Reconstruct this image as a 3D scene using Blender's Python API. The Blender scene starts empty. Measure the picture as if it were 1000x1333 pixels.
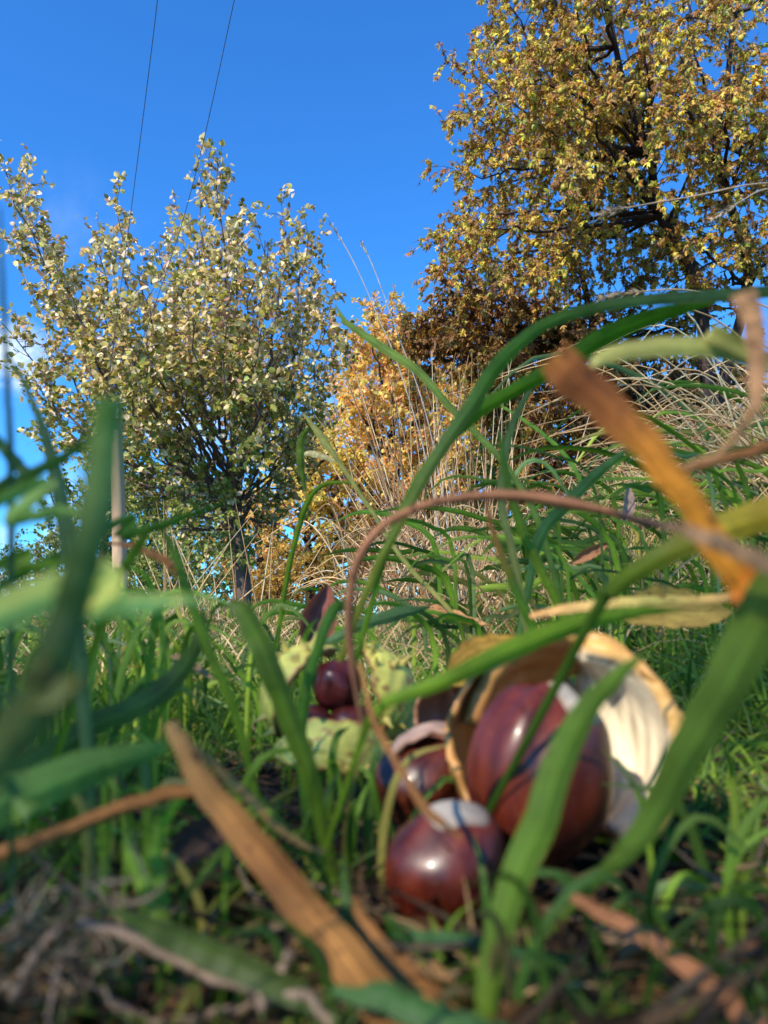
import bpy, math, random
import numpy as np
from mathutils import Vector, Matrix, noise
S = bpy.context.scene
COL = S.collection
R = np.random.default_rng(11)
random.seed(5)
rad = math.radians

# ------------------------------------------------------------------ camera
PITCH = rad(8.0); CH = 0.06
CAM = np.array((0.0, 0.0, CH))
FW = np.array((0, math.cos(PITCH), math.sin(PITCH)))
UP = np.array((0, -math.sin(PITCH), math.cos(PITCH)))
cd = bpy.data.cameras.new('camera'); cam = bpy.data.objects.new('camera', cd); COL.objects.link(cam)
cam.location = CAM; cam.rotation_euler = (rad(90) + PITCH, 0, 0)
cd.sensor_fit = 'VERTICAL'; cd.sensor_height = 36; cd.lens = 27.0
cd.clip_start = 0.004; cd.clip_end = 2000
cd.dof.use_dof = True; cd.dof.focus_distance = 1.6; cd.dof.aperture_fstop = 16; cd.dof.aperture_blades = 0
S.camera = cam
def P(px, py, d):
    return CAM + d * FW + np.array((1, 0, 0)) * ((px - 500) / 1000 * d) + UP * ((666.5 - py) / 1000 * d)

# ------------------------------------------------------------------ sky, sun, exposure
SUN = np.array((-0.52, -0.62, 0.62)); SUN /= np.linalg.norm(SUN)
w = bpy.data.worlds.new('World'); S.world = w; w.use_nodes = True
nt = w.node_tree; nt.nodes.clear()
sky = nt.nodes.new('ShaderNodeTexSky'); sky.sky_type = 'NISHITA'; sky.sun_disc = False
sky.sun_elevation = math.asin(SUN[2]); sky.sun_rotation = math.atan2(SUN[0], SUN[1])
sky.air_density = 1.0; sky.dust_density = 0.2; sky.ozone_density = 3.0
mul = nt.nodes.new('ShaderNodeMix'); mul.data_type = 'RGBA'; mul.blend_type = 'MULTIPLY'; mul.inputs[0].default_value = 1
mul.inputs[7].default_value = (0.27, 0.84, 1.44, 1)
nt.links.new(sky.outputs[0], mul.inputs[6])
# a few small real clouds low on the left, given by direction
tc = nt.nodes.new('ShaderNodeTexCoord')
def cloud_mask(px, py, size, amp):
    d = P(px, py, 1.0) - CAM; d /= np.linalg.norm(d)
    dp = nt.nodes.new('ShaderNodeVectorMath'); dp.operation = 'DISTANCE'; nt.links.new(tc.outputs['Generated'], dp.inputs[0]); dp.inputs[1].default_value = tuple(d)
    mr = nt.nodes.new('ShaderNodeMapRange'); mr.interpolation_type = 'SMOOTHSTEP'; nt.links.new(dp.outputs['Value'], mr.inputs[0])
    mr.inputs[1].default_value = size; mr.inputs[2].default_value = 0; mr.inputs[3].default_value = 0; mr.inputs[4].default_value = amp
    return mr.outputs[0]
ns = nt.nodes.new('ShaderNodeTexNoise'); ns.inputs['Scale'].default_value = 14; ns.inputs['Detail'].default_value = 7; ns.inputs['Roughness'].default_value = 0.62
nt.links.new(tc.outputs['Generated'], ns.inputs['Vector'])
acc = None
for a in ((14, 470, 0.06, 1.3), (100, 300, 0.10, 0.06), (400, 560, 0.14, 0.5), (60, 720, 0.13, 0.9), (230, 560, 0.10, 0.8), (620, 760, 0.3, 0.8), (880, 640, 0.1, 1.0)):
    o = cloud_mask(*a)
    if acc is None: acc = o
    else:
        m = nt.nodes.new('ShaderNodeMath'); m.operation = 'MAXIMUM'; nt.links.new(acc, m.inputs[0]); nt.links.new(o, m.inputs[1]); acc = m.outputs[0]
nr = nt.nodes.new('ShaderNodeMapRange'); nt.links.new(ns.outputs[0], nr.inputs[0]); nr.inputs[1].default_value = 0.42; nr.inputs[2].default_value = 0.68
mm = nt.nodes.new('ShaderNodeMath'); mm.operation = 'MULTIPLY'; mm.use_clamp = True; nt.links.new(acc, mm.inputs[0]); nt.links.new(nr.outputs[0], mm.inputs[1])
cm = nt.nodes.new('ShaderNodeMix'); cm.data_type = 'RGBA'; nt.links.new(mm.outputs[0], cm.inputs[0]); nt.links.new(mul.outputs[2], cm.inputs[6]); cm.inputs[7].default_value = (6.5, 7.2, 8.0, 1)
bg = nt.nodes.new('ShaderNodeBackground'); bg.inputs[1].default_value = 0.145
nt.links.new(cm.outputs[2], bg.inputs[0])
wo = nt.nodes.new('ShaderNodeOutputWorld'); nt.links.new(bg.outputs[0], wo.inputs[0])
sl = bpy.data.lights.new('sun', 'SUN'); sl.energy = 5.0; sl.angle = rad(0.5); sl.color = (1.0, 0.92, 0.78)
so = bpy.data.objects.new('sun', sl); COL.objects.link(so); so.location = (-5, -5, 9)
so.rotation_euler = Vector(SUN).to_track_quat('Z', 'Y').to_euler()
S.view_settings.view_transform = 'Standard'; S.view_settings.look = 'None'; S.view_settings.gamma = 1
S.view_settings.exposure = 0.55
S.cycles.max_bounces = 8; S.cycles.transmission_bounces = 4; S.cycles.transparent_max_bounces = 8

# ------------------------------------------------------------------ helpers
def mesh(name, V, F, col=None, uv=None, mats=(), smooth=True, midx=None):
    V = np.asarray(V, dtype=np.float32); F = np.asarray(F, dtype=np.int32)
    me = bpy.data.meshes.new(name)
    k = F.shape[1]
    me.vertices.add(len(V)); me.vertices.foreach_set('co', V.ravel())
    me.loops.add(F.size); me.loops.foreach_set('vertex_index', F.ravel())
    me.polygons.add(len(F)); me.polygons.foreach_set('loop_start', np.arange(0, F.size, k, dtype=np.int32))
    me.polygons.foreach_set('loop_total', np.full(len(F), k, dtype=np.int32))
    me.polygons.foreach_set('use_smooth', np.full(len(F), smooth, dtype=bool))
    if midx is not None: me.polygons.foreach_set('material_index', np.asarray(midx, dtype=np.int32))
    me.update(calc_edges=True)
    if col is not None:
        at = me.color_attributes.new('col', 'FLOAT_COLOR', 'POINT')
        c = np.ones((len(V), 4), dtype=np.float32); c[:, :3] = col; at.data.foreach_set('color', c.ravel())
    if uv is not None:
        ul = me.uv_layers.new(name='UVMap'); ul.data.foreach_set('uv', np.asarray(uv, dtype=np.float32)[F.ravel()].ravel())
    for m in mats: me.materials.append(m)
    me.validate()
    return me
def link(name, me, parent=None, label=None, cat=None, group=None, kind=None):
    o = bpy.data.objects.new(name, me); COL.objects.link(o)
    if parent: o.parent = parent
    if label: o['label'] = label
    if cat: o['category'] = cat
    if group: o['group'] = group
    if kind: o['kind'] = kind
    return o
def recenter(o, c):
    """move the object's origin to point c, keeping the mesh where it is"""
    c = Vector([float(v) for v in c]); o.data.transform(Matrix.Translation(-c)); o.location = c; return o
def nrm(a, axis=-1):
    return a / np.maximum(np.linalg.norm(a, axis=axis, keepdims=True), 1e-9)
def crom(pts, n):
    pts = np.asarray(pts, float); k = len(pts)
    p = np.vstack([2 * pts[0] - pts[1], pts, 2 * pts[-1] - pts[-2]])
    t = np.linspace(0, k - 1 - 1e-6, n); i = t.astype(int); f = (t - i)[:, None]
    a, b, c, d = p[i], p[i + 1], p[i + 2], p[i + 3]
    return 0.5 * ((2 * b) + (-a + c) * f + (2 * a - 5 * b + 4 * c - d) * f ** 2 + (-a + 3 * b - 3 * c + d) * f ** 3)
class Bag:
    """collects quads with vertex colours"""
    def __init__(s): s.V = []; s.F = []; s.C = []; s.U = []; s.n = 0
    def add(s, V, F, C, U=None):
        V = np.asarray(V, float); s.V.append(V); s.F.append(np.asarray(F) + s.n)
        C = np.asarray(C, float); s.C.append(np.broadcast_to(C, (len(V), 3)))
        s.U.append(np.zeros((len(V), 2)) if U is None else U); s.n += len(V)
    def tube(s, pts, r, col, k=6):
        pts = np.asarray(pts, float); n = len(pts); r = np.broadcast_to(np.asarray(r, float), (n,))
        T = nrm(np.gradient(pts, axis=0)); a = np.array((0.3, 0.2, 1.0)) if abs(T[0][2]) < 0.8 else np.array((1.0, 0.3, 0))
        X = nrm(np.cross(T, a)); Y = np.cross(T, X)
        th = np.linspace(0, 2 * math.pi, k, endpoint=False)
        V = pts[:, None] + r[:, None, None] * (np.cos(th)[None, :, None] * X[:, None] + np.sin(th)[None, :, None] * Y[:, None])
        i = np.arange(n - 1)[:, None] * k; j = np.arange(k)[None]
        F = np.stack([i + j, i + (j + 1) % k, i + k + (j + 1) % k, i + k + j], -1).reshape(-1, 4)
        U = np.stack([np.broadcast_to(th / 6.283, (n, k)), np.broadcast_to(np.linspace(0, 1, n)[:, None], (n, k))], -1).reshape(-1, 2)
        s.add(V.reshape(-1, 3), F, col, U)
    def mesh(s, name, mats, smooth=True):
        return mesh(name, np.vstack(s.V), np.vstack(s.F), np.vstack(s.C), np.vstack(s.U), mats, smooth)

# ------------------------------------------------------------------ materials
def mat(name):
    m = bpy.data.materials.new(name); m.use_nodes = True; t = m.node_tree; t.nodes.clear()
    o = t.nodes.new('ShaderNodeOutputMaterial'); return m, t, o
def N(t, typ, **kw):
    n = t.nodes.new(typ)
    for k, v in kw.items():
        if k.startswith('i_'): n.inputs[k[2:].replace('_', ' ')].default_value = v
        else: setattr(n, k, v)
    return n
def leafmat(name, rough=0.45, trans=0.35, spec=0.5, streak=0.0, spots=0.0, nscale=60.0, coat=0.0, tgain=1.3):
    m, t, o = mat(name); L = t.links.new
    a = N(t, 'ShaderNodeAttribute', attribute_name='col')
    c = a.outputs['Color']
    if streak:
        uv = N(t, 'ShaderNodeUVMap'); mp = N(t, 'ShaderNodeMapping'); mp.inputs['Scale'].default_value = (16, 1.4, 1); L(uv.outputs[0], mp.inputs[0])
        no = N(t, 'ShaderNodeTexNoise', i_Scale=1.6, i_Detail=4.0); L(mp.outputs[0], no.inputs['Vector'])
        mr = N(t, 'ShaderNodeMapRange'); L(no.outputs[0], mr.inputs[0]); mr.inputs[1].default_value = .3; mr.inputs[2].default_value = .7; mr.inputs[3].default_value = 1 - streak; mr.inputs[4].default_value = 1 + streak
        mx = N(t, 'ShaderNodeVectorMath', operation='SCALE'); L(c, mx.inputs[0]); L(mr.outputs[0], mx.inputs['Scale']); c = mx.outputs[0]
        # parallel veins and a pale midrib, by the blade's own across coordinate
        sx = N(t, 'ShaderNodeSeparateXYZ'); L(uv.outputs[0], sx.inputs[0])
        wv = N(t, 'ShaderNodeMath', operation='MULTIPLY'); L(sx.outputs[0], wv.inputs[0]); wv.inputs[1].default_value = 62
        wsn = N(t, 'ShaderNodeMath', operation='SINE'); L(wv.outputs[0], wsn.inputs[0])
        wr = N(t, 'ShaderNodeMapRange'); L(wsn.outputs[0], wr.inputs[0]); wr.inputs[1].default_value = -1; wr.inputs[2].default_value = 1; wr.inputs[3].default_value = .84; wr.inputs[4].default_value = 1.14
        dc = N(t, 'ShaderNodeMath', operation='SUBTRACT'); L(sx.outputs[0], dc.inputs[0]); dc.inputs[1].default_value = .5
        da = N(t, 'ShaderNodeMath', operation='ABSOLUTE'); L(dc.outputs[0], da.inputs[0])
        rb = N(t, 'ShaderNodeMapRange'); L(da.outputs[0], rb.inputs[0]); rb.inputs[1].default_value = .02; rb.inputs[2].default_value = .07; rb.inputs[3].default_value = 1.5; rb.inputs[4].default_value = 1.0
        pm = N(t, 'ShaderNodeMath', operation='MULTIPLY'); L(wr.outputs[0], pm.inputs[0]); L(rb.outputs[0], pm.inputs[1])
        my = N(t, 'ShaderNodeVectorMath', operation='SCALE'); L(c, my.inputs[0]); L(pm.outputs[0], my.inputs['Scale']); c = my.outputs[0]
    tcn = N(t, 'ShaderNodeTexCoord')
    n2 = N(t, 'ShaderNodeTexNoise', i_Scale=nscale, i_Detail=5.0); L(tcn.outputs['Object'], n2.inputs['Vector'])
    m2 = N(t, 'ShaderNodeMapRange'); L(n2.outputs[0], m2.inputs[0]); m2.inputs[1].default_value = .3; m2.inputs[2].default_value = .7; m2.inputs[3].default_value = .72; m2.inputs[4].default_value = 1.28
    x2 = N(t, 'ShaderNodeVectorMath', operation='SCALE'); L(c, x2.inputs[0]); L(m2.outputs[0], x2.inputs['Scale']); c = x2.outputs[0]
    if spots:
        vo = N(t, 'ShaderNodeTexNoise', i_Scale=nscale * 4, i_Detail=2.0); L(tcn.outputs['Object'], vo.inputs['Vector'])
        mr = N(t, 'ShaderNodeMapRange'); L(vo.outputs[0], mr.inputs[0]); mr.inputs[1].default_value = .62; mr.inputs[2].default_value = .7; mr.inputs[3].default_value = 0; mr.inputs[4].default_value = spots
        mi = N(t, 'ShaderNodeMix', data_type='RGBA'); L(mr.outputs[0], mi.inputs[0]); L(c, mi.inputs[6]); mi.inputs[7].default_value = (.06, .02, .008, 1); c = mi.outputs[2]
    b = N(t, 'ShaderNodeBsdfPrincipled', i_Roughness=rough); L(c, b.inputs['Base Color']); b.inputs['Specular IOR Level'].default_value = spec; b.inputs['Coat Weight'].default_value = coat
    if streak:
        bu = N(t, 'ShaderNodeBump', i_Strength=.35, i_Distance=.0003); L(no.outputs[0], bu.inputs['Height']); L(bu.outputs[0], b.inputs['Normal'])
    tr = N(t, 'ShaderNodeBsdfTranslucent'); g = N(t, 'ShaderNodeVectorMath', operation='MULTIPLY'); L(c, g.inputs[0]); g.inputs[1].default_value = (tgain, tgain, tgain * .6); L(g.outputs[0], tr.inputs['Color'])
    ms = N(t, 'ShaderNodeMixShader'); ms.inputs[0].default_value = trans; L(b.outputs[0], ms.inputs[1]); L(tr.outputs[0], ms.inputs[2]); L(ms.outputs[0], o.inputs[0])
    return m
def solidmat(name, rough=0.6, spec=0.4, nscale=30.0, amp=.3, bump=.4, bdist=.01, stretch=(1, 1, 1), coat=0, dust=0):
    m, t, o = mat(name); L = t.links.new
    a = N(t, 'ShaderNodeAttribute', attribute_name='col'); tcn = N(t, 'ShaderNodeTexCoord')
    mp = N(t, 'ShaderNodeMapping'); mp.inputs['Scale'].default_value = stretch; L(tcn.outputs['Object'], mp.inputs[0])
    n2 = N(t, 'ShaderNodeTexNoise', i_Scale=nscale, i_Detail=6.0, i_Roughness=.6); L(mp.outputs[0], n2.inputs['Vector'])
    m2 = N(t, 'ShaderNodeMapRange'); L(n2.outputs[0], m2.inputs[0]); m2.inputs[1].default_value = .3; m2.inputs[2].default_value = .7; m2.inputs[3].default_value = 1 - amp; m2.inputs[4].default_value = 1 + amp
    x2 = N(t, 'ShaderNodeVectorMath', operation='SCALE'); L(a.outputs['Color'], x2.inputs[0]); L(m2.outputs[0], x2.inputs['Scale'])
    b = N(t, 'ShaderNodeBsdfPrincipled', i_Roughness=rough); L(x2.outputs[0], b.inputs['Base Color']); b.inputs['Specular IOR Level'].default_value = spec; b.inputs['Coat Weight'].default_value = coat; b.inputs['Coat Roughness'].default_value = .12
    bu = N(t, 'ShaderNodeBump', i_Strength=bump, i_Distance=bdist); L(n2.outputs[0], bu.inputs['Height']); L(bu.outputs[0], b.inputs['Normal'])
    if dust:
        dn = N(t, 'ShaderNodeTexNoise', i_Scale=900.0, i_Detail=4.0); L(tcn.outputs['Object'], dn.inputs['Vector'])
        dr = N(t, 'ShaderNodeMapRange'); L(dn.outputs[0], dr.inputs[0]); dr.inputs[1].default_value = .60; dr.inputs[2].default_value = .70; dr.inputs[4].default_value = dust
        dx = N(t, 'ShaderNodeMix', data_type='RGBA'); L(dr.outputs[0], dx.inputs[0]); L(x2.outputs[0], dx.inputs[6]); dx.inputs[7].default_value = (.16, .10, .06, 1); L(dx.outputs[2], b.inputs['Base Color'])
        rr_ = N(t, 'ShaderNodeMapRange'); L(n2.outputs[0], rr_.inputs[0]); rr_.inputs[1].default_value = .3; rr_.inputs[2].default_value = .7; rr_.inputs[3].default_value = rough * .7; rr_.inputs[4].default_value = rough * 1.5; L(rr_.outputs[0], b.inputs['Roughness'])
    L(b.outputs[0], o.inputs[0]); return m
M_grass = leafmat('grass_mat', .48, .4, .28, streak=.22, nscale=40, tgain=1.6)
M_hero = leafmat('blade_mat', .46, .36, .3, streak=.32, spots=.35, nscale=90, tgain=1.6)
M_dry = leafmat('dry_blade_mat', .7, .25, .25, streak=.35, spots=.8, nscale=120)
M_pear = leafmat('glossy_leaf_mat', .38, .34, .5, nscale=8, tgain=1.4)
M_chest = leafmat('chestnut_leaf_mat', .5, .42, .4, nscale=6, tgain=1.6)
M_far = leafmat('far_leaf_mat', .5, .42, .4, nscale=3, tgain=1.6)
M_bark = solidmat('bark_mat', .85, .2, 9, .45, .9, .03, (1, 1, .25))
M_wood = solidmat('pole_wood_mat', .8, .2, 12, .2, .4, .01, (1, 1, .06))
M_conker = solidmat('conker_mat', .36, .4, 150, .6, .25, .0006, (1, 1, .2), coat=.08, dust=.3)
M_husk = solidmat('husk_mat', .5, .4, 150, .25, .35, .0008)
M_pith = solidmat('husk_inside_mat', .45, .4, 210, .25, .8, .0008, (1, 1, .12))
M_hilum = solidmat('hilum_mat', .55, .4, 160, .22, .4, .0004)
M_wire = solidmat('wire_mat', .5, .4, 5, .05, .0, .001)
def groundmat():
    m, t, o = mat('ground_mat'); L = t.links.new
    tcn = N(t, 'ShaderNodeTexCoord')
    n1 = N(t, 'ShaderNodeTexNoise', i_Scale=1.3, i_Detail=9.0, i_Roughness=.65); L(tcn.outputs['Object'], n1.inputs['Vector'])
    n2 = N(t, 'ShaderNodeTexNoise', i_Scale=260.0, i_Detail=6.0); L(tcn.outputs['Object'], n2.inputs['Vector'])
    cr = N(t, 'ShaderNodeValToRGB'); L(n2.outputs[0], cr.inputs[0])
    cr.color_ramp.elements[0].position = .35; cr.color_ramp.elements[0].color = (.008, .006, .004, 1)
    cr.color_ramp.elements[1].position = .7; cr.color_ramp.elements[1].color = (.05, .032, .018, 1)
    c2 = N(t, 'ShaderNodeValToRGB'); L(n1.outputs[0], c2.inputs[0])
    c2.color_ramp.elements[0].position = .4; c2.color_ramp.elements[0].color = (.035, .06, .012, 1)
    c2.color_ramp.elements[1].position = .62; c2.color_ramp.elements[1].color = (.16, .12, .05, 1)
    sp = N(t, 'ShaderNodeSeparateXYZ'); L(tcn.outputs['Object'], sp.inputs[0])
    mr = N(t, 'ShaderNodeMapRange'); L(sp.outputs[1], mr.inputs[0]); mr.inputs[1].default_value = .6; mr.inputs[2].default_value = 3
    mi = N(t, 'ShaderNodeMix', data_type='RGBA'); L(mr.outputs[0], mi.inputs[0]); L(cr.outputs[0], mi.inputs[6]); L(c2.outputs[0], mi.inputs[7])
    b = N(t, 'ShaderNodeBsdfPrincipled', i_Roughness=.95); b.inputs['Specular IOR Level'].default_value = .15; L(mi.outputs[2], b.inputs['Base Color'])
    bu = N(t, 'ShaderNodeBump', i_Strength=.8, i_Distance=.002); L(n2.outputs[0], bu.inputs['Height']); L(bu.outputs[0], b.inputs['Normal'])
    L(b.outputs[0], o.inputs[0]); return m

# ------------------------------------------------------------------ ground
def sm(a, b, x):
    t = np.clip((x - a) / (b - a), 0, 1); return t * t * (3 - 2 * t)
def H(x, y):
    x = np.asarray(x, float); y = np.asarray(y, float)
    h = 0.40 * sm(0.03, 0.80, x) * sm(0.22, 1.0, y) + .05 * sm(-.12, .3, x) * sm(.6, 2.2, y)
    h = h + 0.05 * sm(0.0, 0.5, -x) * sm(.3, 2, y)
    h = h + 0.003 * np.sin(x * 61 + 1.3) * np.cos(y * 47) + 0.002 * np.sin(x * 131 + y * 97) + .03 * sm(1.5, 4, np.hypot(x, y)) * np.sin(x * 1.7 + y * .9)
    return h
g = np.concatenate([-np.geomspace(400, .12, 90), np.linspace(-.115, .115, 47), np.geomspace(.12, 400, 90)])
gx, gy = np.meshgrid(g, g + 0.12)
gV = np.stack([gx, gy, H(gx, gy) - .001], -1).reshape(-1, 3); n = len(g)
i, j = np.meshgrid(np.arange(n - 1), np.arange(n - 1), indexing='ij'); a = (i * n + j).ravel()
gF = np.stack([a, a + 1, a + n + 1, a + n], -1)
link('ground', mesh('ground', gV, gF, mats=(groundmat(),)), kind='structure')

R = np.random.default_rng(101)
# ------------------------------------------------------------------ leaves and trees
def leaves(bag, pos, axis, up, ln, wd, col, fold=.25, droop=.0):
    """pos,axis,up (n,3); ln,wd (n,); col (n,3): folded pointed leaves, two quads each"""
    n = len(pos); X = nrm(axis); Z = nrm(up - (up * X).sum(-1, keepdims=True) * X); Y = np.cross(Z, X)
    tpl = np.array([(0, 0, 0), (.3, -.42, fold * .4), (.7, -.36, fold * .4), (1, 0, -droop), (.7, .36, fold * .4), (.3, .42, fold * .4)])
    V = pos[:, None] + X[:, None] * (tpl[None, :, 0:1] * ln[:, None, None]) + Y[:, None] * (tpl[None, :, 1:2] * wd[:, None, None]) + Z[:, None] * (tpl[None, :, 2:3] * wd[:, None, None])
    f = np.array([(0, 1, 2, 3), (0, 3, 4, 5)]); F = (np.arange(n)[:, None, None] * 6 + f[None]).reshape(-1, 4)
    bag.add(V.reshape(-1, 3), F, np.repeat(col, 6, axis=0))
def rdir(n):
    return nrm(R.normal(size=(n, 3)))
def pick(pal, n, jit=.15):
    pal = np.array(pal, float); wgt = pal[:, 3] / pal[:, 3].sum()
    c = pal[R.choice(len(pal), n, p=wgt), :3]
    return np.clip(c * (1 + R.normal(size=(n, 1)) * jit), .004, .9)
def branch(bag, a, d, L, r, bend, n=5, wob=.08, k=4):
    """curving branch from a along d; returns its points"""
    p = [np.array(a, float)]; d = nrm(np.array(d, float))
    for s in range(n):
        d = nrm(d + np.array(bend) / n + R.normal(size=3) * wob); p.append(p[-1] + d * L / n)
    p = np.array(p); bag.tube(p, np.linspace(r, r * .35, n + 1), BARK, k); return p
BARK = (.085, .06, .045)
def tree(name, label, cat, base, trunk_top, limbs, pal, lm, *, trunk_r=.15, nsub=12, ntwig=7, nleaf=8, sub_len=1.2, twig_len=.45, leaf=.09, aspect=.7,
         bend=(0, 0, .5), tbend=(0, 0, 0), taper=.65, spread=1.0, kind='simple', group=None, bark=(.085, .06, .045), clusterhang=.6, pal2=None, start=.2, mainr=None, limb_bend=.15):
    global BARK
    BARK = bark
    root = bpy.data.objects.new(name, None); COL.objects.link(root); root['label'] = label; root['category'] = cat
    if group: root['group'] = group
    base = np.array(base, float); root.location = Vector(base)
    tb = Bag(); lb = Bag(); fb = Bag(); pos = []; axs = []
    tt = np.array(trunk_top, float)
    tp = crom([base - (0, 0, .2), base * .6 + tt * .4 + (0.06, 0, 0), tt], 10)
    tb.tube(tp, np.linspace(trunk_r * 1.25, trunk_r * .8, 10), bark, 12)
    bb = Bag()
    for lim in limbs:
        pts, r0 = lim
        pts = [np.array(p, float) for p in pts]
        if len(pts) == 2:
            mid = (pts[0] + pts[1]) / 2 + np.array(((pts[1] - pts[0])[0] * limb_bend, (pts[1] - pts[0])[1] * limb_bend, -abs((pts[1] - pts[0])[2]) * .03)) + R.normal(size=3) * .12
            pts = [pts[0], mid, pts[1]]
        lp = crom(pts, 14); lp[1:-1] += R.normal(size=(12, 3)) * .035
        bb.tube(lp, r0 * np.linspace(1, .12, 14) ** .8, bark, 7)
        LL = np.linalg.norm(lp[-1] - lp[0])
        T = nrm(np.gradient(lp, axis=0))
        ns_ = max(3, int(nsub * LL / 5))
        for s in range(ns_):
            t = start + (1 - start) * ((s + R.random()) / ns_); q = t * 13; i0 = min(int(q), 12); a = lp[i0] + (lp[i0 + 1] - lp[i0]) * (q - i0)
            d = T[i0] * .75 + rdir(1)[0] * spread + np.array((0, 0, .12))
            sl_ = sub_len * (1 - taper * t) * R.uniform(.6, 1.25)
            sp = branch(bb, a, d, sl_, max(.006, r0 * .28 * (1 - .6 * t)), bend)
            st = nrm(np.gradient(sp, axis=0))
            for w_ in range(ntwig):
                u = .15 + .85 * (w_ + R.random()) / ntwig; i1 = min(int(u * 5), 4); a2 = sp[i1] + (sp[i1 + 1] - sp[i1]) * (u * 5 - i1)
                d2 = st[i1] * .7 + rdir(1)[0] * spread
                wp = branch(bb, a2, d2, twig_len * R.uniform(.5, 1.2), .0045 * (leaf / .09), tbend, 3, .12, 3)
                tq = R.random(nleaf) * 3 * .98; i2 = tq.astype(int); pp = wp[i2] + (wp[i2 + 1] - wp[i2]) * (tq - i2)[:, None]
                pos.append(pp); axs.append(np.repeat((wp[-1] - wp[0])[None], nleaf, 0))
    pos = np.vstack(pos); axs = nrm(np.vstack(axs)); n = len(pos)
    if kind == 'simple':
        ax = nrm(axs * .5 + rdir(n) * .9 + np.array((0, 0, -.35)))
        up = nrm(rdir(n) * .9 + np.array((0, 0, .6)))
        ln = leaf * R.uniform(.55, 1.25, n)
        c = pick(pal, n)
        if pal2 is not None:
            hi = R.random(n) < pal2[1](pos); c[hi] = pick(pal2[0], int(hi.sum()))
        leaves(lb, pos + rdir(n) * leaf * .3, ax, up, ln, ln * aspect, c)
    else:  # palmate: five drooping leaflets round a leaf stalk
        c0 = pick(pal, n, .12)
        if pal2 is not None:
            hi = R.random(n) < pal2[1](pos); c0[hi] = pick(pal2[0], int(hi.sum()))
        ctr = nrm(axs * .5 + rdir(n) * .7 + np.array((0, 0, -clusterhang)))
        e1 = nrm(np.cross(ctr, rdir(n))); e2 = np.cross(ctr, e1)
        sz = leaf * R.uniform(.6, 1.2, n)
        for k in range(5):
            th = (k - 2) * .62 + R.normal(size=n) * .15
            ax = nrm(ctr * np.cos(th)[:, None] + e1 * np.sin(th)[:, None] + e2 * R.normal(size=(n, 1)) * .25 + np.array((0, 0, -.25)))
            keep = R.random(n) < .86; ln = sz * (1 - .13 * abs(k - 2)) * R.uniform(.8, 1.1, n)
            leaves(lb, pos[keep], ax[keep], nrm(e2 + rdir(n) * .5)[keep], ln[keep], (ln * aspect)[keep], np.clip(c0 * (1 + R.normal(size=(n, 1)) * .12), .004, .9)[keep], .35, .15)
    inv = -base
    for nm, b_, m_ in (('trunk', tb, M_bark), ('branches', bb, M_bark), ('crown', lb, lm)):
        me = b_.mesh(nm, (m_,)); me.transform(Matrix.Translation(Vector(inv))); o = link(nm, me, root)
        if nm == 'branches': o['kind'] = 'stuff'
    return root, pos

R = np.random.default_rng(102)
# --- the pear-like tree on the left
D1 = 12.0
def T1(px, py, dd=0.): return P(px, py, D1 + dd)
fork = T1(308, 690)
tips = [(8, 196, -.6), (50, 300, .8), (30, 235, .3), (80, 340, -1.2), (150, 238, .4), (128, 300, -1.0), (205, 290, 1.4), (180, 330, -1.6), (240, 300, .2), (283, 182, -.2), (262, 226, .5), (316, 262, 1.0), (300, 300, -1.4), (345, 285, .3),
        (372, 272, -.8), (402, 275, .8), (412, 330, 1.6), (425, 380, -.6), (436, 450, .4), (60, 430, 1.0), (45, 500, -.8), (75, 560, .6), (110, 590, -.4), (150, 420, -2.2), (250, 380, -2.4), (340, 400, -2.3), (200, 420, 2.4), (300, 370, 2.5), (390, 500, -1.6),
        (400, 560, .8), (420, 520, 1.8), (385, 420, 2.2), (160, 560, -1.8), (120, 480, 2.2), (190, 650, .9), (350, 610, -.8), (370, 640, .8), (2, 420, .3), (240, 620, -1.2), (260, 300, -.9), (220, 470, -2.0), (290, 480, -2.2), (230, 350, .8), (330, 340, -.4), (262, 690, -.4), (350, 690, .3), (285, 712, -.5), (335, 708, .4), (308, 700, -.8), (240, 665, .5), (375, 660, -.3), (325, 665, -1.2), (275, 650, -1.3), (210, 655, .3), (95, 400, 0), (130, 360, 1), (340, 460, 2), (170, 500, -2.4), (310, 420, 0), (200, 380, -1)]
limbs = []
for k, (px, py, dd) in enumerate(tips):
    py += 28 * (py < 420)
    s0 = fork + (P(308, 640, D1) - fork) * R.uniform(-.2, 1.2); tip = T1(px, py, dd)
    limbs.append(((s0, tip), .034 if py < 450 else .024))
pearpal = [(.54, .44, .15, 3), (.32, .28, .06, 1.8), (.76, .62, .32, 4), (.78, .58, .38, 3), (.20, .19, .04, 1.6), (.50, .26, .15, 1.2), (.44, .42, .08, 1)]
tree('pear_tree', 'broad vase-shaped tree with small glossy pale leaves rising in spires beside the wooden pole', 'tree', P(312, 800, D1) * (1, 1, 0) + (0, 0, .03), fork, limbs, pearpal, M_pear,
     trunk_r=.135, nsub=17, ntwig=5, nleaf=9, sub_len=.9, twig_len=.34, leaf=.102, aspect=.74, bend=(0, 0, .7), taper=.42, spread=.8, bark=(.12, .09, .07),
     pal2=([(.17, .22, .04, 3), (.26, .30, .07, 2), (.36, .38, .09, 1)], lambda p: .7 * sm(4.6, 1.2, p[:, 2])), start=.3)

R = np.random.default_rng(103)
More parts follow.
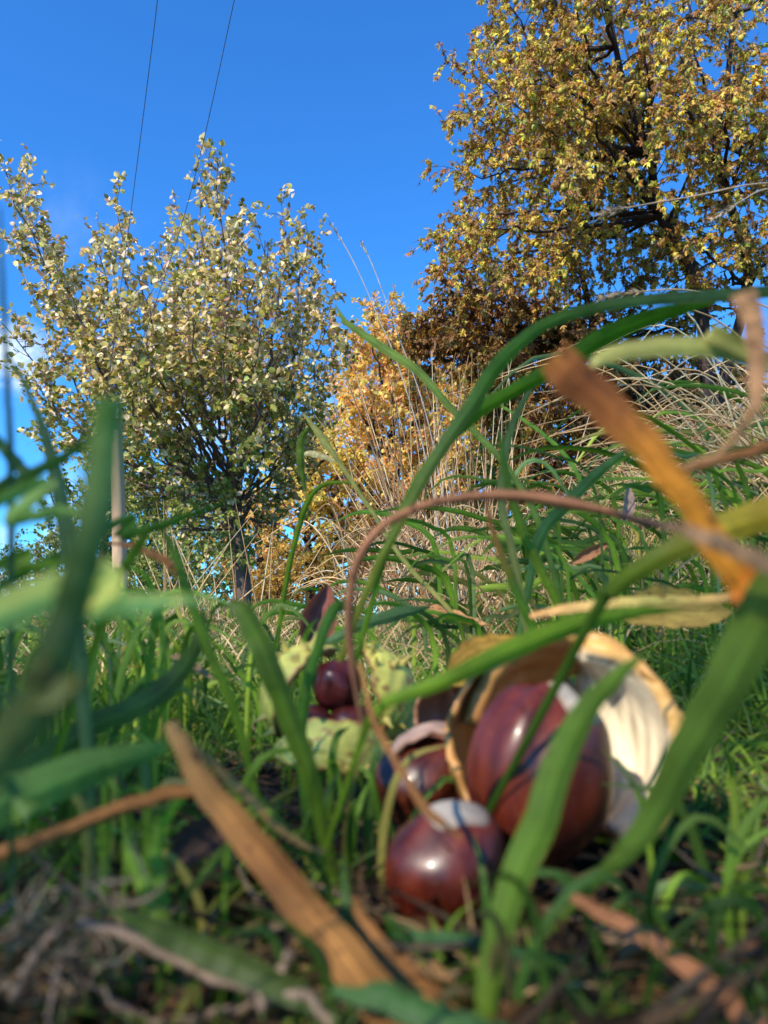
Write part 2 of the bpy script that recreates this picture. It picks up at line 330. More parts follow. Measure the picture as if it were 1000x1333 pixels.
# --- the big horse chestnuts on the right
D2 = 13.0
def T2(px, py, dd=0.): return P(px, py, D2 + dd)
chpal = [(.50, .30, .08, 3.6), (.60, .42, .10, 3), (.40, .23, .07, 2.5), (.26, .14, .05, 1.8), (.72, .60, .09, 2.3), (.40, .42, .08, 2), (.46, .20, .06, 2)]
chlow = ([(.20, .085, .028, 3), (.13, .055, .02, 3), (.26, .12, .03, 2), (.12, .09, .03, 1)], lambda p: .75 * sm(6.2, 2.5, p[:, 2]))  # darker leaves low down: the crown's self-shade put into leaf colour
base2 = P(930, 800, D2) * (1, 1, 0)
f2 = P(925, 560, D2)
A = [T2(905, 372), T2(862, 280, -.2), T2(838, 200, -.3), T2(800, 60, -.8), T2(760, -120, -.8)]
B = [T2(925, 470), T2(905, 372), T2(885, 310, .8), T2(850, 215, 1.2), T2(900, 40, 1.5)]
Cc = [T2(930, 500), T2(975, 372), T2(945, 250), T2(935, 190), T2(960, 20, -.4), T2(980, -160, -.4)]
limbs = [((f2, *A), .115), ((f2, *B[1:]), .08), ((f2, *Cc[1:]), .10)]
edge = [(700, -160, -.5), (690, -70, .4), (665, -20, -.8), (652, 10, 0), (680, 60, 1.5), (635, 105, -.4), (625, 140, .6), (670, 130, -1.8), (652, 190, 0), (622, 236, .2), (618, 290, -.6), (622, 330, .5), (910, 310, -1.5), (985, 300, -2.2), (1050, 300, -1), (940, 350, 1), (740, -40, -2), (720, 20, 0), (790, -20, -2.4), (850, -160, 0), (640, 300, -1.8), (660, 240, 1.6), (690, 100, -2.2), (730, 30, 1.8),
        (760, 140, -2.6), (720, 210, -2.4), (800, -60, 2), (860, 60, -2.5), (900, 130, -2.8), (960, 90, -2.4), (1000, 180, -2), (1060, 60, 0), (1080, 220, 0), (780, 260, 2.2), (720, 320, 2.0), (690, 360, -1.4), (610, 350, .8), (1040, -60, -1), (880, -120, -1.5), (820, 120, 2.4), (960, -30, 2.2), (1120, 120, 1), (840, 320, 2.6), (745, 90, 0), (830, 30, -1.2), (700, 170, .4)]
for px, py, dd in edge:
    px -= 16 * (px < 720)
    src = A if px < 860 else Cc; k = R.integers(1, len(src) - 1)
    while src[k][2] > T2(px, py)[2] + 1.0 and k > 0: k -= 1
    limbs.append(((src[k], T2(px, py, dd)), .036))
rt, pos2 = tree('horse_chestnut_tree', 'tallest tree at the right, golden and olive leaves hanging in clusters over dark forked trunks', 'tree', base2, f2, limbs, chpal, M_chest, trunk_r=.27, nsub=16, ntwig=7, nleaf=8,
     sub_len=1.5, twig_len=.45, leaf=.106, aspect=.40, bend=(0, 0, -.7), tbend=(0, 0, -.7), taper=.5, spread=.95, kind='palmate', bark=(.05, .035, .03), pal2=chlow, start=.15)
fr = pos2[R.choice(len(pos2), 330, replace=False)] + (0, 0, -.08)
fb = Bag(); u = np.linspace(0, math.pi, 6)[1:-1]; th = np.linspace(0, 2 * math.pi, 7)[:-1]
for p in fr:
    q = crom([p + (0, 0, .045), p + (0, 0, .03), p + (0, 0, -.03), p + (0, 0, -.045)], 5); fb.tube(q, [.008, .04, .046, .036, .004], (.42, .36, .05), 6)
me = fb.mesh('fruit', (M_husk,)); me.transform(Matrix.Translation(Vector(-base2))); o = link('fruit', me, rt); o['kind'] = 'stuff'
# second one: lower, browner, its long limb reaching left
D3 = 15.5
def T3(px, py, dd=0.): return P(px, py, D3 + dd)
base3 = P(800, 800, D3) * (1, 1, 0); f3 = T3(790, 560)
limbs = [((f3, T3(780, 480), T3(770, 400), T3(745, 330)), .14), ((f3, T3(740, 470), T3(690, 410), T3(630, 382), T3(575, 392)), .09)]
for px, py, dd in [(550, 410, 0), (550, 440, .6), (585, 430, -.6), (610, 395, .8), (575, 470, .6), (600, 470, -.8), (640, 440, -1.4), (640, 520, 1), (690, 480, -2), (700, 560, -1.2), (660, 380, 1), (720, 380, 1.5), (760, 440, -2.2), (740, 540, -2),
                   (800, 470, -2.2), (860, 440, -1.8), (850, 530, -1.8), (900, 480, 1), (940, 420, .5), (960, 540, 0), (820, 380, -.5), (700, 620, 0), (740, 640, -1), (800, 610, -1.6), (860, 620, -.8), (930, 600, 0), (690, 590, 1.2), (720, 440, 2), (600, 420, 0), (590, 400, 0), (640, 540, .6), (670, 590, 0), (760, 590, -2), (820, 560, -2.4), (880, 560, -2), (780, 660, -1), (850, 650, 1), (1000, 560, 0), (1020, 480, .5), (720, 520, -2.2), (900, 640, -1), (690, 650, .8)]:
    limbs.append(((T3(780, 520 if py > 470 else 440, 0), T3(px, py, dd)), .05))
tree('horse_chestnut_tree', 'darker rusty brown tree below the tallest tree, long limb reaching left over the straw', 'tree', base3, f3, limbs,
     [(.30, .14, .04, 3), (.22, .10, .035, 3), (.38, .21, .05, 2), (.18, .15, .045, 1.5), (.45, .31, .06, 1)], M_chest, trunk_r=.25, nsub=17, ntwig=7, nleaf=5, sub_len=1.4, twig_len=.5, leaf=.16, aspect=.36, bend=(0, 0, -.5), tbend=(0, 0, -.5), taper=.3, spread=.95, kind='palmate', bark=(.045, .03, .025), start=.12)

R = np.random.default_rng(104)
# --- trees farther off
def simple_tree(name, label, px, ytop, ybot, wpx, d, pal, nl=22, leaf=.12, trunk_r=.14, tx=None, seedshape=1.0, **kw):
    base = P(tx or px, 800, d) * (1, 1, 0); fk = P(tx or px, (ybot * .75 + ytop * .25), d); limbs = []
    for k in range(nl):
        f = (k + .5) / nl; py = ybot + (ytop - ybot) * f; rw = wpx / 2 * math.sqrt(max(.06, 1 - (2 * f - .85) ** 2 / 1.35)); th = k * 2.4
        rr = math.sqrt(R.uniform(.35, 1))
        limbs.append(((P(px, min(ybot, py + (ybot - ytop) * .3), d), P(px + rw * rr * math.cos(th), py + R.uniform(-12, 12), d + rw / 1000 * d * rr * math.sin(th))), .04 * d / 15))
    limbs.append(((fk, P(px, ytop + 5, d)), .09 * d / 18))
    return tree(name, label, 'tree', base, fk, limbs, pal, M_far, trunk_r=trunk_r, leaf=leaf * 1.25, **kw)
orange = [(.76, .50, .16, 3), (.80, .42, .18, 2.5), (.74, .60, .18, 3), (.60, .30, .12, 1.4), (.46, .44, .12, 1)]
yellow = [(.74, .60, .16, 3), (.66, .46, .12, 2), (.50, .48, .11, 2), (.7, .44, .12, 1)]
green = [(.22, .28, .06, 3), (.32, .36, .1, 2), (.14, .19, .04, 2), (.48, .45, .2, 1)]
simple_tree('autumn_tree', 'orange and yellow tree in the gap between the pear tree and the big chestnuts', 510, 405, 740, 225, 26, orange, nl=44, leaf=.14, sub_len=1.9, twig_len=.6, nsub=13, ntwig=6, nleaf=13, spread=.9, aspect=.7, bark=(.05, .035, .03))
simple_tree('autumn_tree', 'yellow-green tree behind the straw stalks with bright gaps of sky', 620, 465, 740, 190, 33, yellow, nl=32, leaf=.17, sub_len=2.2, twig_len=.7, nsub=12, ntwig=5, nleaf=12, spread=.9, bark=(.05, .035, .03))
simple_tree('autumn_tree', 'thin golden tree standing right behind the trunk of the pear tree', 400, 540, 770, 190, 24, yellow, nl=28, leaf=.13, sub_len=1.5, twig_len=.5, nsub=10, ntwig=5, nleaf=12, spread=.9, tx=402, trunk_r=.16, bark=(.06, .045, .035))
simple_tree('green_tree', 'small green tree behind the wooden pole at the left', 140, 585, 785, 210, 22, green, nl=32, leaf=.11, sub_len=1.2, twig_len=.45, nsub=11, ntwig=5, nleaf=13, spread=.9, tx=130)
simple_tree('green_tree', 'green leafed tree showing between the rusty tree and the yellow tree', 672, 480, 660, 110, 30, [(.16, .25, .05, 3), (.25, .33, .08, 2), (.1, .15, .04, 2)], nl=14, leaf=.17, sub_len=1.5, twig_len=.6, nsub=10, ntwig=5, nleaf=13, spread=.9)
simple_tree('autumn_tree', 'brown-gold tree behind the grass bank at the far right', 910, 470, 740, 380, 34, [(.46, .25, .07, 3), (.36, .17, .05, 3), (.56, .40, .10, 2)], nl=44, leaf=.18, sub_len=2.2, twig_len=.7, nsub=10, ntwig=5, nleaf=12, spread=.9)
simple_tree('green_tree', 'pale yellow-green tree filling the gap between the pole and the pear tree trunk', 240, 600, 780, 190, 25, green + [(.5, .42, .12, 2)], nl=26, leaf=.12, sub_len=1.3, twig_len=.5, nsub=11, ntwig=5, nleaf=11, spread=.9)
simple_tree('autumn_tree', 'rusty tree low behind the grass under the big chestnuts', 770, 560, 750, 240, 28, [(.36, .18, .05, 3), (.28, .12, .04, 3), (.45, .28, .07, 2)], nl=26, leaf=.15, sub_len=1.8, twig_len=.6, nsub=11, ntwig=5, nleaf=11, spread=.9)
simple_tree('autumn_tree', 'small orange tree just right of the pear tree trunk', 340, 640, 785, 120, 22, orange, nl=20, leaf=.10, sub_len=1.0, twig_len=.4, nsub=12, ntwig=5, nleaf=11, spread=.9)
def bush(label, px, ytop, wpx, d, pal, nl=16, leaf=.1, **kw):
    base = P(px, 806, d) * (1, 1, 0); limbs = []
    for k in range(nl):
        th = k * 2.4; rr = math.sqrt((k + .5) / nl); e = math.sqrt(max(.05, 1 - rr * rr * .8))
        limbs.append(((base + (0, 0, .05), P(px + wpx / 2 * rr * math.cos(th), 800 + (ytop - 800) * e, d + wpx / 2000 * d * rr * math.sin(th))), .02))
    return tree('bush', label, 'bush', base, base + np.array((0, 0, .3)), limbs, pal, M_far, trunk_r=.04, leaf=leaf, **kw)
bush('round golden bush at the foot of the pear tree', 358, 712, 120, 20, [(.5, .30, .06, 3), (.45, .22, .05, 2), (.45, .36, .08, 2)], nsub=22, ntwig=5, nleaf=6, sub_len=.6, twig_len=.3, leaf=.085)
bush('pale green bush just left of the pear tree trunk', 225, 680, 170, 18, green, nsub=20, ntwig=5, nleaf=6, sub_len=.7, twig_len=.3, leaf=.09)
bush('brown bush behind the straw under the orange tree', 480, 690, 180, 22, [(.3, .16, .05, 3), (.4, .26, .07, 2), (.2, .14, .05, 1)], nsub=18, ntwig=5, nleaf=5, sub_len=.8, twig_len=.35, leaf=.1)
bush('green and pink bush low at the far left edge', 40, 700, 190, 19, [(.14, .18, .05, 3), (.3, .2, .13, 1), (.22, .25, .08, 2)], nsub=18, ntwig=5, nleaf=6, sub_len=.7, twig_len=.3, leaf=.09)
R = np.random.default_rng(105)
# --- unseen tree added behind the viewer so its crown shades the near grass
sc_ = np.array((-.35, -1.95, 0)) + SUN * 10.5
limbs = []
for k in range(34):
    d = rdir(1)[0]; d[2] *= .8; limbs.append(((sc_ + (0, 0, -.8), sc_ + d * R.uniform(1.0, 2.3)), .03))
tree('added_shade_tree', 'unseen leafy tree added behind the viewer to shade the nearest grass', 'tree', (sc_[0], sc_[1], 0), sc_ + (0, 0, -1.4), limbs, green, M_far, trunk_r=.17, nsub=9, ntwig=4, nleaf=5, sub_len=1.0, twig_len=.45, leaf=.12, aspect=.8, spread=1, taper=.2, start=.1)

# ------------------------------------------------------------------ pole and wires
pb = P(160, 800, 9.4); pt = P(149, 530, 9.4)
root = bpy.data.objects.new('utility_pole', None); COL.objects.link(root); root.location = (pb[0], pb[1], 0)
root['label'] = 'pale wooden utility pole left of the pear tree, mostly hidden by a near grass blade'; root['category'] = 'utility pole'
off = Matrix.Translation(-Vector((pb[0], pb[1], 0)))
b = Bag(); b.tube(crom([(pb[0], pb[1], -.3), (pb + pt) / 2, pt], 12), np.linspace(.095, .075, 12), (.50, .33, .20), 16)
me = b.mesh('pole', (M_wood,)); me.transform(off); link('pole', me, root)
arm = np.array((.13, .04, 0)); b = Bag(); c = pt - (0, 0, .16) + np.array((0, -.10, 0)); b.tube([c - arm * .6, c, c + arm * .6], .03, (.36, .28, .2), 8)
me = b.mesh('crossarm', (M_wood,)); me.transform(off); link('crossarm', me, root)
for s, tgt in ((-1, [(175, 240, 8.6), (205, 0, 7.4), (225, -200, 6.4)]), (1, [(240, 280, 8.6), (305, 0, 7.4), (345, -200, 6.4)])):
    q = c + arm * s * .55 + (0, 0, .03); b = Bag(); b.tube(crom([q, q + (0, 0, .03), q + (0, 0, .06), q + (0, 0, .09)], 7), [.01, .025, .015, .028, .015, .025, .01], (.3, .28, .25), 10)
    me = b.mesh('insulator', (M_husk,)); me.transform(off); link('insulator', me, root)
    pts = [q + (0, 0, .09)] + [P(*t) for t in tgt]
    pts = pts + [pts[-1] * 2 - pts[-2] + (0, 0, .3)]
    b = Bag(); b.tube(crom(pts, 40), .0045, (.07, .075, .09), 6)
    o = link('power_line', b.mesh('power_line', (M_wire,)), None, 'left of the two thin dark overhead wires crossing the open sky' if s < 0 else 'right of the two thin overhead wires, dropping behind the pear tree beside its tallest spire', 'power line', 'overhead power lines')
    recenter(o, pts[0])

R = np.random.default_rng(106)
# ------------------------------------------------------------------ scattered grass
def ribbons(bag, root, d0, L, wd, col, bend, side=None, seg=6, tipcol=None, fold=.25):
    """many curved tapering blades. root (n,3), d0 (n,3) start direction, L,wd,(n,), bend (n,3) added along the blade"""
    n = len(root); p = np.zeros((n, seg + 1, 3)); p[:, 0] = root; d = nrm(d0)
    for s in range(seg):
        d = nrm(d + bend * ((s + 1) / seg) / seg * 2); p[:, s + 1] = p[:, s] + d * (L / seg)[:, None]
    T = nrm(np.gradient(p, axis=1)); sd = rdir(n) if side is None else side
    X = nrm(np.cross(T, np.repeat(sd[:, None], seg + 1, 1))); Z = np.cross(X, T)
    t = np.linspace(0, 1, seg + 1); prof = np.minimum(1, .55 + t * 1.8) * np.clip((1 - t) * 2.2, 0.02, 1) ** .8
    wv = (wd[:, None] * prof[None])[..., None] * .5
    V = np.stack([p - X * wv + Z * wv * fold * 2, p, p + X * wv + Z * wv * fold * 2], 2)  # n,seg+1,3,3
    i0 = np.arange(n)[:, None, None] * (seg + 1) * 3 + np.arange(seg)[None, :, None] * 3 + np.arange(2)[None, None]
    F = np.stack([i0, i0 + 1, i0 + 4, i0 + 3], -1).reshape(-1, 4)
    c = np.repeat(col[:, None], seg + 1, 1)
    if tipcol is not None: c = c * (1 - (t ** 2)[None, :, None]) + tipcol[:, None] * (t ** 2)[None, :, None]
    C = np.repeat(c[:, :, None], 3, 2).reshape(-1, 3)
    U = np.stack([np.broadcast_to(np.array((0, .5, 1.))[None, None], (n, seg + 1, 3)), np.broadcast_to(t[None, :, None] + R.random(n)[:, None, None] * 40, (n, seg + 1, 3))], -1).reshape(-1, 2)
    bag.add(V.reshape(-1, 3), F, C, U)
gpal = [(.08, .15, .012, 3), (.13, .23, .02, 3), (.20, .32, .028, 2.4), (.055, .11, .018, 2), (.27, .36, .04, 1.4), (.32, .27, .06, 1), (.16, .23, .08, 1.3)]
dpal = [(.50, .34, .16, 3), (.36, .22, .10, 2), (.60, .44, .24, 2), (.32, .14, .06, 1.2), (.62, .52, .34, .8)]
def scat(n, y0, y1, spread=.68, power=1.0):
    y = y0 * (y1 / y0) ** (R.random(n) ** power); x = y * R.uniform(-spread, spread, n); return x, y
def grass(name, label, n, y0, y1, Lf, wf, pal, lean, bendz, keep=None, m=None, up=1.0, z=-.002, power=1.0, xwind=0., cat='grass'):
    x, y = scat(n, y0, y1, power=power)
    if keep is not None: k = keep(x, y); x, y = x[k], y[k]
    n = len(x); r = np.stack([x, y, H(x, y) + z], -1)
    az = R.uniform(0, 2 * math.pi, n); hd = np.stack([np.cos(az), np.sin(az), np.zeros(n)], -1)
    hd[:, 0] += xwind; d0 = hd * (lean * R.uniform(.2, 1.3, n))[:, None] + np.array((0, 0, up))
    L = Lf(x, y) * R.uniform(.5, 1.25, n); wd = wf(y) * R.uniform(.6, 1.3, n)
    bend = hd * R.uniform(.05, .6, n)[:, None] + np.array((0, 0, -1)) * (bendz * R.uniform(.1, 1.4, n))[:, None]
    b = Bag(); ribbons(b, r, d0, L, wd, pick(pal, n), bend, tipcol=pick(pal, n))
    o = link(name, b.mesh(name, (m or M_grass,)), kind='stuff', label=label, cat=cat); return o
clear = lambda x, y: ~((y < .20) & (y > .132) & (x > -.012) & (x < .085)) & ~((y < .31) & (y > .19) & (x > -.06) & (x < .05)) & (y > .085)
wf = lambda y: np.clip(.0012 + .0022 * y, .0014, .012)
grass('grass', 'short green turf around the conkers and husks', 13000, .095, 1.1, lambda x, y: .013 + .012 * sm(.13, .2, y) + .028 * sm(.15, .8, y), lambda y: .0011 + .0011 * sm(.2, .8, y), gpal, .9, .8, clear, power=.85)
grass('grass', 'longer green grass behind the husks', 9000, .34, 3.2, lambda x, y: .045 + .05 * sm(.0, .3, x), lambda y: .0013 + .0010 * y, gpal, 1.0, .6, power=1.0, xwind=-.2)
grass('grass', 'rough green and yellow grass of the far field', 9000, 2.0, 40, lambda x, y: .07 + .005 * y, lambda y: .003 + .0016 * y, gpal + [(.3, .25, .09, 5), (.36, .3, .16, 4)], .5, .6)
grass('straw', 'pale dead straw tangled through the far grass', 6500, .5, 12, lambda x, y: .07 + .006 * y + .10 * sm(-.05, .25, x / (y + .3)), lambda y: .0010 + .0008 * y, dpal, 1.1, .6, m=M_dry)
grass('straw', 'fine dead grass lying in the near turf', 4200, .10, 1.8, lambda x, y: .03 + .05 * y, lambda y: .0007 + .0010 * y, [(.34, .21, .09, 3), (.22, .12, .05, 3), (.46, .32, .16, 1.5), (.28, .11, .04, 1.5)], 2.0, .8, clear, m=M_dry, up=.35)
# the same grass to either side and behind the viewer
n = 14000; x = R.uniform(-1, 1, n) * R.random(n) ** .6 * 1.8; y = R.uniform(-.7, 2.4, n); k = (np.abs(x) > .60 * y + .02) & (np.hypot(x, y) > .09) & (np.abs(x) + np.maximum(-y, 0) > .07); x, y = x[k], y[k]; n = len(x)
az = R.uniform(0, 6.28, n); hd = np.stack([np.cos(az), np.sin(az), np.zeros(n)], -1); b = Bag()
L_ = (.02 + .05 * sm(.1, .8, np.hypot(x, y))) * R.uniform(.5, 1.2, n); c_ = pick(gpal, n); dd_ = R.random(n) < .2; c_[dd_] = pick(dpal, int(dd_.sum()))
ribbons(b, np.stack([x, y, H(x, y) - .002], -1), hd * R.uniform(.2, 1.2, n)[:, None] + (0, 0, 1), L_, R.uniform(.0016, .0042, n), c_, hd * R.uniform(.05, .6, n)[:, None] + np.array((0, 0, -.5)), tipcol=c_)
link('grass', b.mesh('grass', (M_grass,)), kind='stuff', label='green grass to either side of the conkers', cat='grass')
R = np.random.default_rng(211)
# matted dead stems and roots on the soil
n = 1500; x, y = scat(n, .085, .5, .75); az = R.uniform(0, 6.28, n)
hd = np.stack([np.cos(az), np.sin(az), R.uniform(-.05, .35, n)], -1); b = Bag()
ribbons(b, np.stack([x, y, H(x, y) + R.uniform(0, .006, n)], -1), hd, R.uniform(.01, .045, n), R.uniform(.0006, .0022, n), pick([(.10, .055, .022, 3), (.05, .028, .012, 3), (.20, .13, .07, 1), (.03, .018, .009, 2)], n), rdir(n) * .6)
link('dead_thatch', b.mesh('dead_thatch', (M_dry,)), kind='stuff', label='matted dead stems lying on the dark soil', cat='thatch')

R = np.random.default_rng(107)
n = 520; x, y = scat(n, .09, .9, .7); ps = np.stack([x, y, H(x, y) + R.uniform(.001, .005, n)], -1); ax = rdir(n) * (1, 1, .25); upv = nrm(rdir(n) * .5 + (0, 0, 1.0)); b = Bag()
ln = R.uniform(.004, .013, n); leaves(b, ps, ax, upv, ln, ln * R.uniform(.35, .7, n), pick([(.20, .09, .035, 3), (.30, .16, .06, 2), (.11, .05, .022, 3), (.42, .27, .12, 1)], n, .25), .6, .25)
link('leaf_litter', b.mesh('leaf_litter', (M_dry,)), kind='stuff', label='crumbled brown leaf bits scattered over the soil', cat='leaf litter')
# ------------------------------------------------------------------ tufts that stand by themselves
def tuft(name, label, cat, stalks, m):
    b = Bag(); rt_ = None
    for pts, wpx, c in stalks:
        d = np.array([P(*q) for q in pts]); q = crom(d, 16)
        if rt_ is None: rt_ = q[0]
        wv = np.interp(np.linspace(0, 1, 16), np.linspace(0, 1, len(wpx)), wpx) * np.mean([s[2] for s in pts]) / 1000 / 2
        b.tube(q, np.maximum(wv, 1e-5), c, 5)
    o = link(name, b.mesh(name, (m,)), label=label, cat=cat); recenter(o, rt_); return o
st = []
for k in range(130):
    d = R.uniform(1.0, 2.0); bx = R.normal(590, 48); tx = bx + R.normal(-25, 62); ty = R.uniform(450, 690)
    c = pick([(.45, .30, .16, 3), (.52, .40, .24, 2), (.35, .20, .10, 2)], 1)[0]
    st.append((((bx, 800, d), ((bx * .6 + tx * .4) + R.normal() * 5, 800 + (ty - 800) * .5, d), (tx, ty, d + R.normal() * .1)), (2.6, 2.0, .8), c))
for k in range(120):
    d = R.uniform(.8, 1.5); bx = R.uniform(440, 700); tx = bx + R.choice((-1, 1)) * R.uniform(50, 150); ty = R.uniform(670, 775)
    st.append((((bx, 800, d), ((bx + tx) / 2, ty - 12, d), (tx, ty + R.uniform(0, 25), d)), (2.5, 2.2, .8), pick(dpal, 1)[0]))
tuft('dry_grass_tuft', 'tall clump of pale dead straw stalks in front of the orange tree', 'grass tuft', st, M_dry)
st = []
for k in range(26):
    d = R.uniform(1.3, 2.4); bx = R.normal(265, 40); tx = bx + R.normal(0, 45); ty = R.uniform(640, 760)
    st.append((((bx, 815, d), ((bx + tx) / 2, (815 + ty) / 2, d), (tx, ty, d)), (2.2, 1.8, .7), pick(dpal, 1)[0]))
tuft('dry_grass_tuft', 'thin sparse straw stalks in front of the pear tree trunk', 'grass tuft', st, M_dry)
st = []
for k in range(80):
    d = R.uniform(.6, 1.1); bx = R.uniform(960, 1150); by = R.uniform(600, 720); tx = bx - R.uniform(120, 420); ty = by - R.uniform(10, 190)
    st.append((((bx, by, d), ((bx + tx) / 2, min(by, ty) - R.uniform(10, 60), d * .97), (tx, ty + R.uniform(-10, 30), d * .95)), (2.6, 2.2, .7), pick(dpal, 1)[0]))
tuft('dry_grass_tuft', 'pale straw stalks arching left over the grass bank at the right edge', 'grass tuft', st, M_dry)
# green arching grass of the bank
def bank(label, n, xr, yr, d0, d1, reach, wpx, pal=gpal):
    b = Bag(); rr = None
    for k in range(n):
        d = R.uniform(d0, d1); bx = R.uniform(*xr); by = R.uniform(*yr); L = R.uniform(*reach); up_ = R.uniform(.0, .62); dr = R.uniform(.02, .35)
        p0, p1, p2, p3 = P(bx, by, d), P(bx - L * .35, by - L * up_ * .8, d * .98), P(bx - L * .75, by - L * up_, d * .96), P(bx - L * 1.05, by - L * (up_ - dr), d * .94)
        p0g = p0.copy(); p0g[2] = H(p0[0], p0[1]) - .002
        q = crom([p0g, p0, p1, p2, p3] if p0g[2] < p0[2] - .01 else [p0, p1, p2, p3], 14)
        ribbon_one(b, q, np.array((.6, 1, 1, .8, .05)) * R.uniform(*wpx) * d / 1000, pick(pal, 1)[0], R.uniform(-.9, .9)); rr = q[0] if rr is None else rr
    o = link('grass_tuft', b.mesh('grass_tuft', (M_grass,)), label=label, cat='grass tuft'); recenter(o, rr); return o
def ribbon_one(b, q, w_, col, roll=.3, fold=.2, cols=None, k=5, tip=None, rag=.04):
    n = len(q); T = nrm(np.gradient(q, axis=0)); Vw = nrm(q - CAM)
    X = nrm(np.cross(T, Vw))
    for i_ in range(1, n):
        if (X[i_] * X[i_ - 1]).sum() < 0: X[i_] = -X[i_]
    Z = np.cross(X, T); rl = (roll * (.7 + .5 * np.sin(np.linspace(0, 3.5, n) + roll * 20)))[:, None] if np.isscalar(roll) else np.asarray(roll)[:, None]
    X2 = X * np.cos(rl) + Z * np.sin(rl); Z2 = np.cross(X2, T)
    ww = np.interp(np.linspace(0, 1, n), np.linspace(0, 1, len(w_)), w_) / np.cos(rl[:, 0]) * .5
    s = np.linspace(-1, 1, k); tq = np.linspace(0, 1, n); e_ = [sum(R.normal() * a_ * np.sin(tq * f_ + R.uniform(0, 6)) for a_, f_ in ((.5, 7), (.5, 17), (.45, 37), (.3, 71))) for _ in range(2)]
    ed = np.where(s[None] < 0, 1 + rag * e_[0][:, None], 1 + rag * e_[1][:, None])[..., None]
    V = q[:, None] + X2[:, None] * (ww[:, None, None] * s[None, :, None]) * ed + Z2[:, None] * (ww[:, None, None] * fold * (np.abs(s) ** 1.0)[None, :, None])
    i0 = np.arange(n - 1)[:, None] * k + np.arange(k - 1)[None]; F = np.stack([i0, i0 + 1, i0 + k + 1, i0 + k], -1).reshape(-1, 4)
    if cols is None: C = np.broadcast_to(col, (n, 3))
    else:
        cols = np.array(cols, float); tt_ = np.linspace(0, 1, n); kk = np.linspace(0, 1, len(cols)); C = np.stack([np.interp(tt_, kk, cols[:, m_]) for m_ in range(3)], -1)
    C = np.repeat(C[:, None], k, 1).reshape(-1, 3)
    LL = np.linalg.norm(np.diff(q, axis=0), axis=1).sum() / .03; o_ = R.random() * 9
    U = np.stack([np.broadcast_to((s / 2 + .5)[None], (n, k)), np.broadcast_to(np.linspace(0, LL, n)[:, None] + o_ * 9, (n, k))], -1).reshape(-1, 2)
    b.add(V.reshape(-1, 3), F, C, U)
bank('green grass arching left on the bank, topmost at the right edge', 22, (900, 1130), (560, 700), .45, .8, (110, 300), (4, 9))
bank('green grass of the bank beneath the orange-brown dead blade', 60, (680, 1080), (640, 800), .4, .9, (60, 200), (3, 8))
bank('green grass clump between the straw and the arching seed stalk', 36, (560, 820), (720, 820), .5, .9, (50, 150), (4, 9))
bank('low grass clump just behind the open yellow husks', 20, (400, 700), (800, 860), .35, .6, (50, 130), (4, 8))
def spray(label, n, xr, yr, d0, d1, lr, wpx, lean=.6, pal=gpal):
    b = Bag(); rr = None
    for k in range(n):
        d = R.uniform(d0, d1); bx = R.uniform(*xr); by = R.uniform(*yr); L = R.uniform(*lr); a = R.normal() * lean
        p0, p1, p2 = P(bx, by, d), P(bx + L * .5 * math.sin(a * .6), by - L * .55, d), P(bx + L * math.sin(a), by - L * math.cos(a) * R.uniform(.6, 1), d * R.uniform(.9, 1.1))
        p0g = p0.copy(); p0g[2] = H(p0[0], p0[1]) - .002
        q = crom([p0g, p0, p1, p2] if p0g[2] < p0[2] - .008 else [p0, p1, p2], 12)
        ribbon_one(b, q, np.array((.7, 1, .8, .05)) * R.uniform(*wpx) * d / 1000, pick(pal, 1)[0], R.uniform(-.9, .9)); rr = q[0] if rr is None else rr
    o = link('grass_tuft', b.mesh('grass_tuft', (M_grass,)), label=label, cat='grass tuft'); recenter(o, rr); return o
spray('green grass clump at the left edge behind the pale horizontal blade', 80, (-60, 220), (850, 1000), .2, .4, (60, 230), (4, 9), 1.0)
spray('green grass clump between the pole and the pear tree trunk', 60, (120, 400), (840, 940), .28, .5, (50, 140), (4, 9), 1.1)
spray('dark grass in the lower right corner under the large leaning blade', 44, (820, 1060), (1080, 1330), .13, .2, (80, 260), (8, 15), 1.0)
spray('dark grass stems in front of the yellow husks', 20, (330, 520), (1060, 1180), .17, .22, (60, 190), (6, 12), .6)
spray('grass coloured dark as shade, lying along the bottom edge', 60, (380, 1040), (1230, 1420), .10, .14, (60, 260), (7, 16), 1.2, [(.04, .09, .012, 3), (.06, .13, .02, 2), (.12, .09, .03, 1)])  # darker greens than the other tufts, bottom-edge shade put into the palette
spray('bright grass shoots in the lower left turf', 50, (-20, 330), (1030, 1250), .14, .22, (50, 170), (7, 14), 1.1)

R = np.random.default_rng(108)
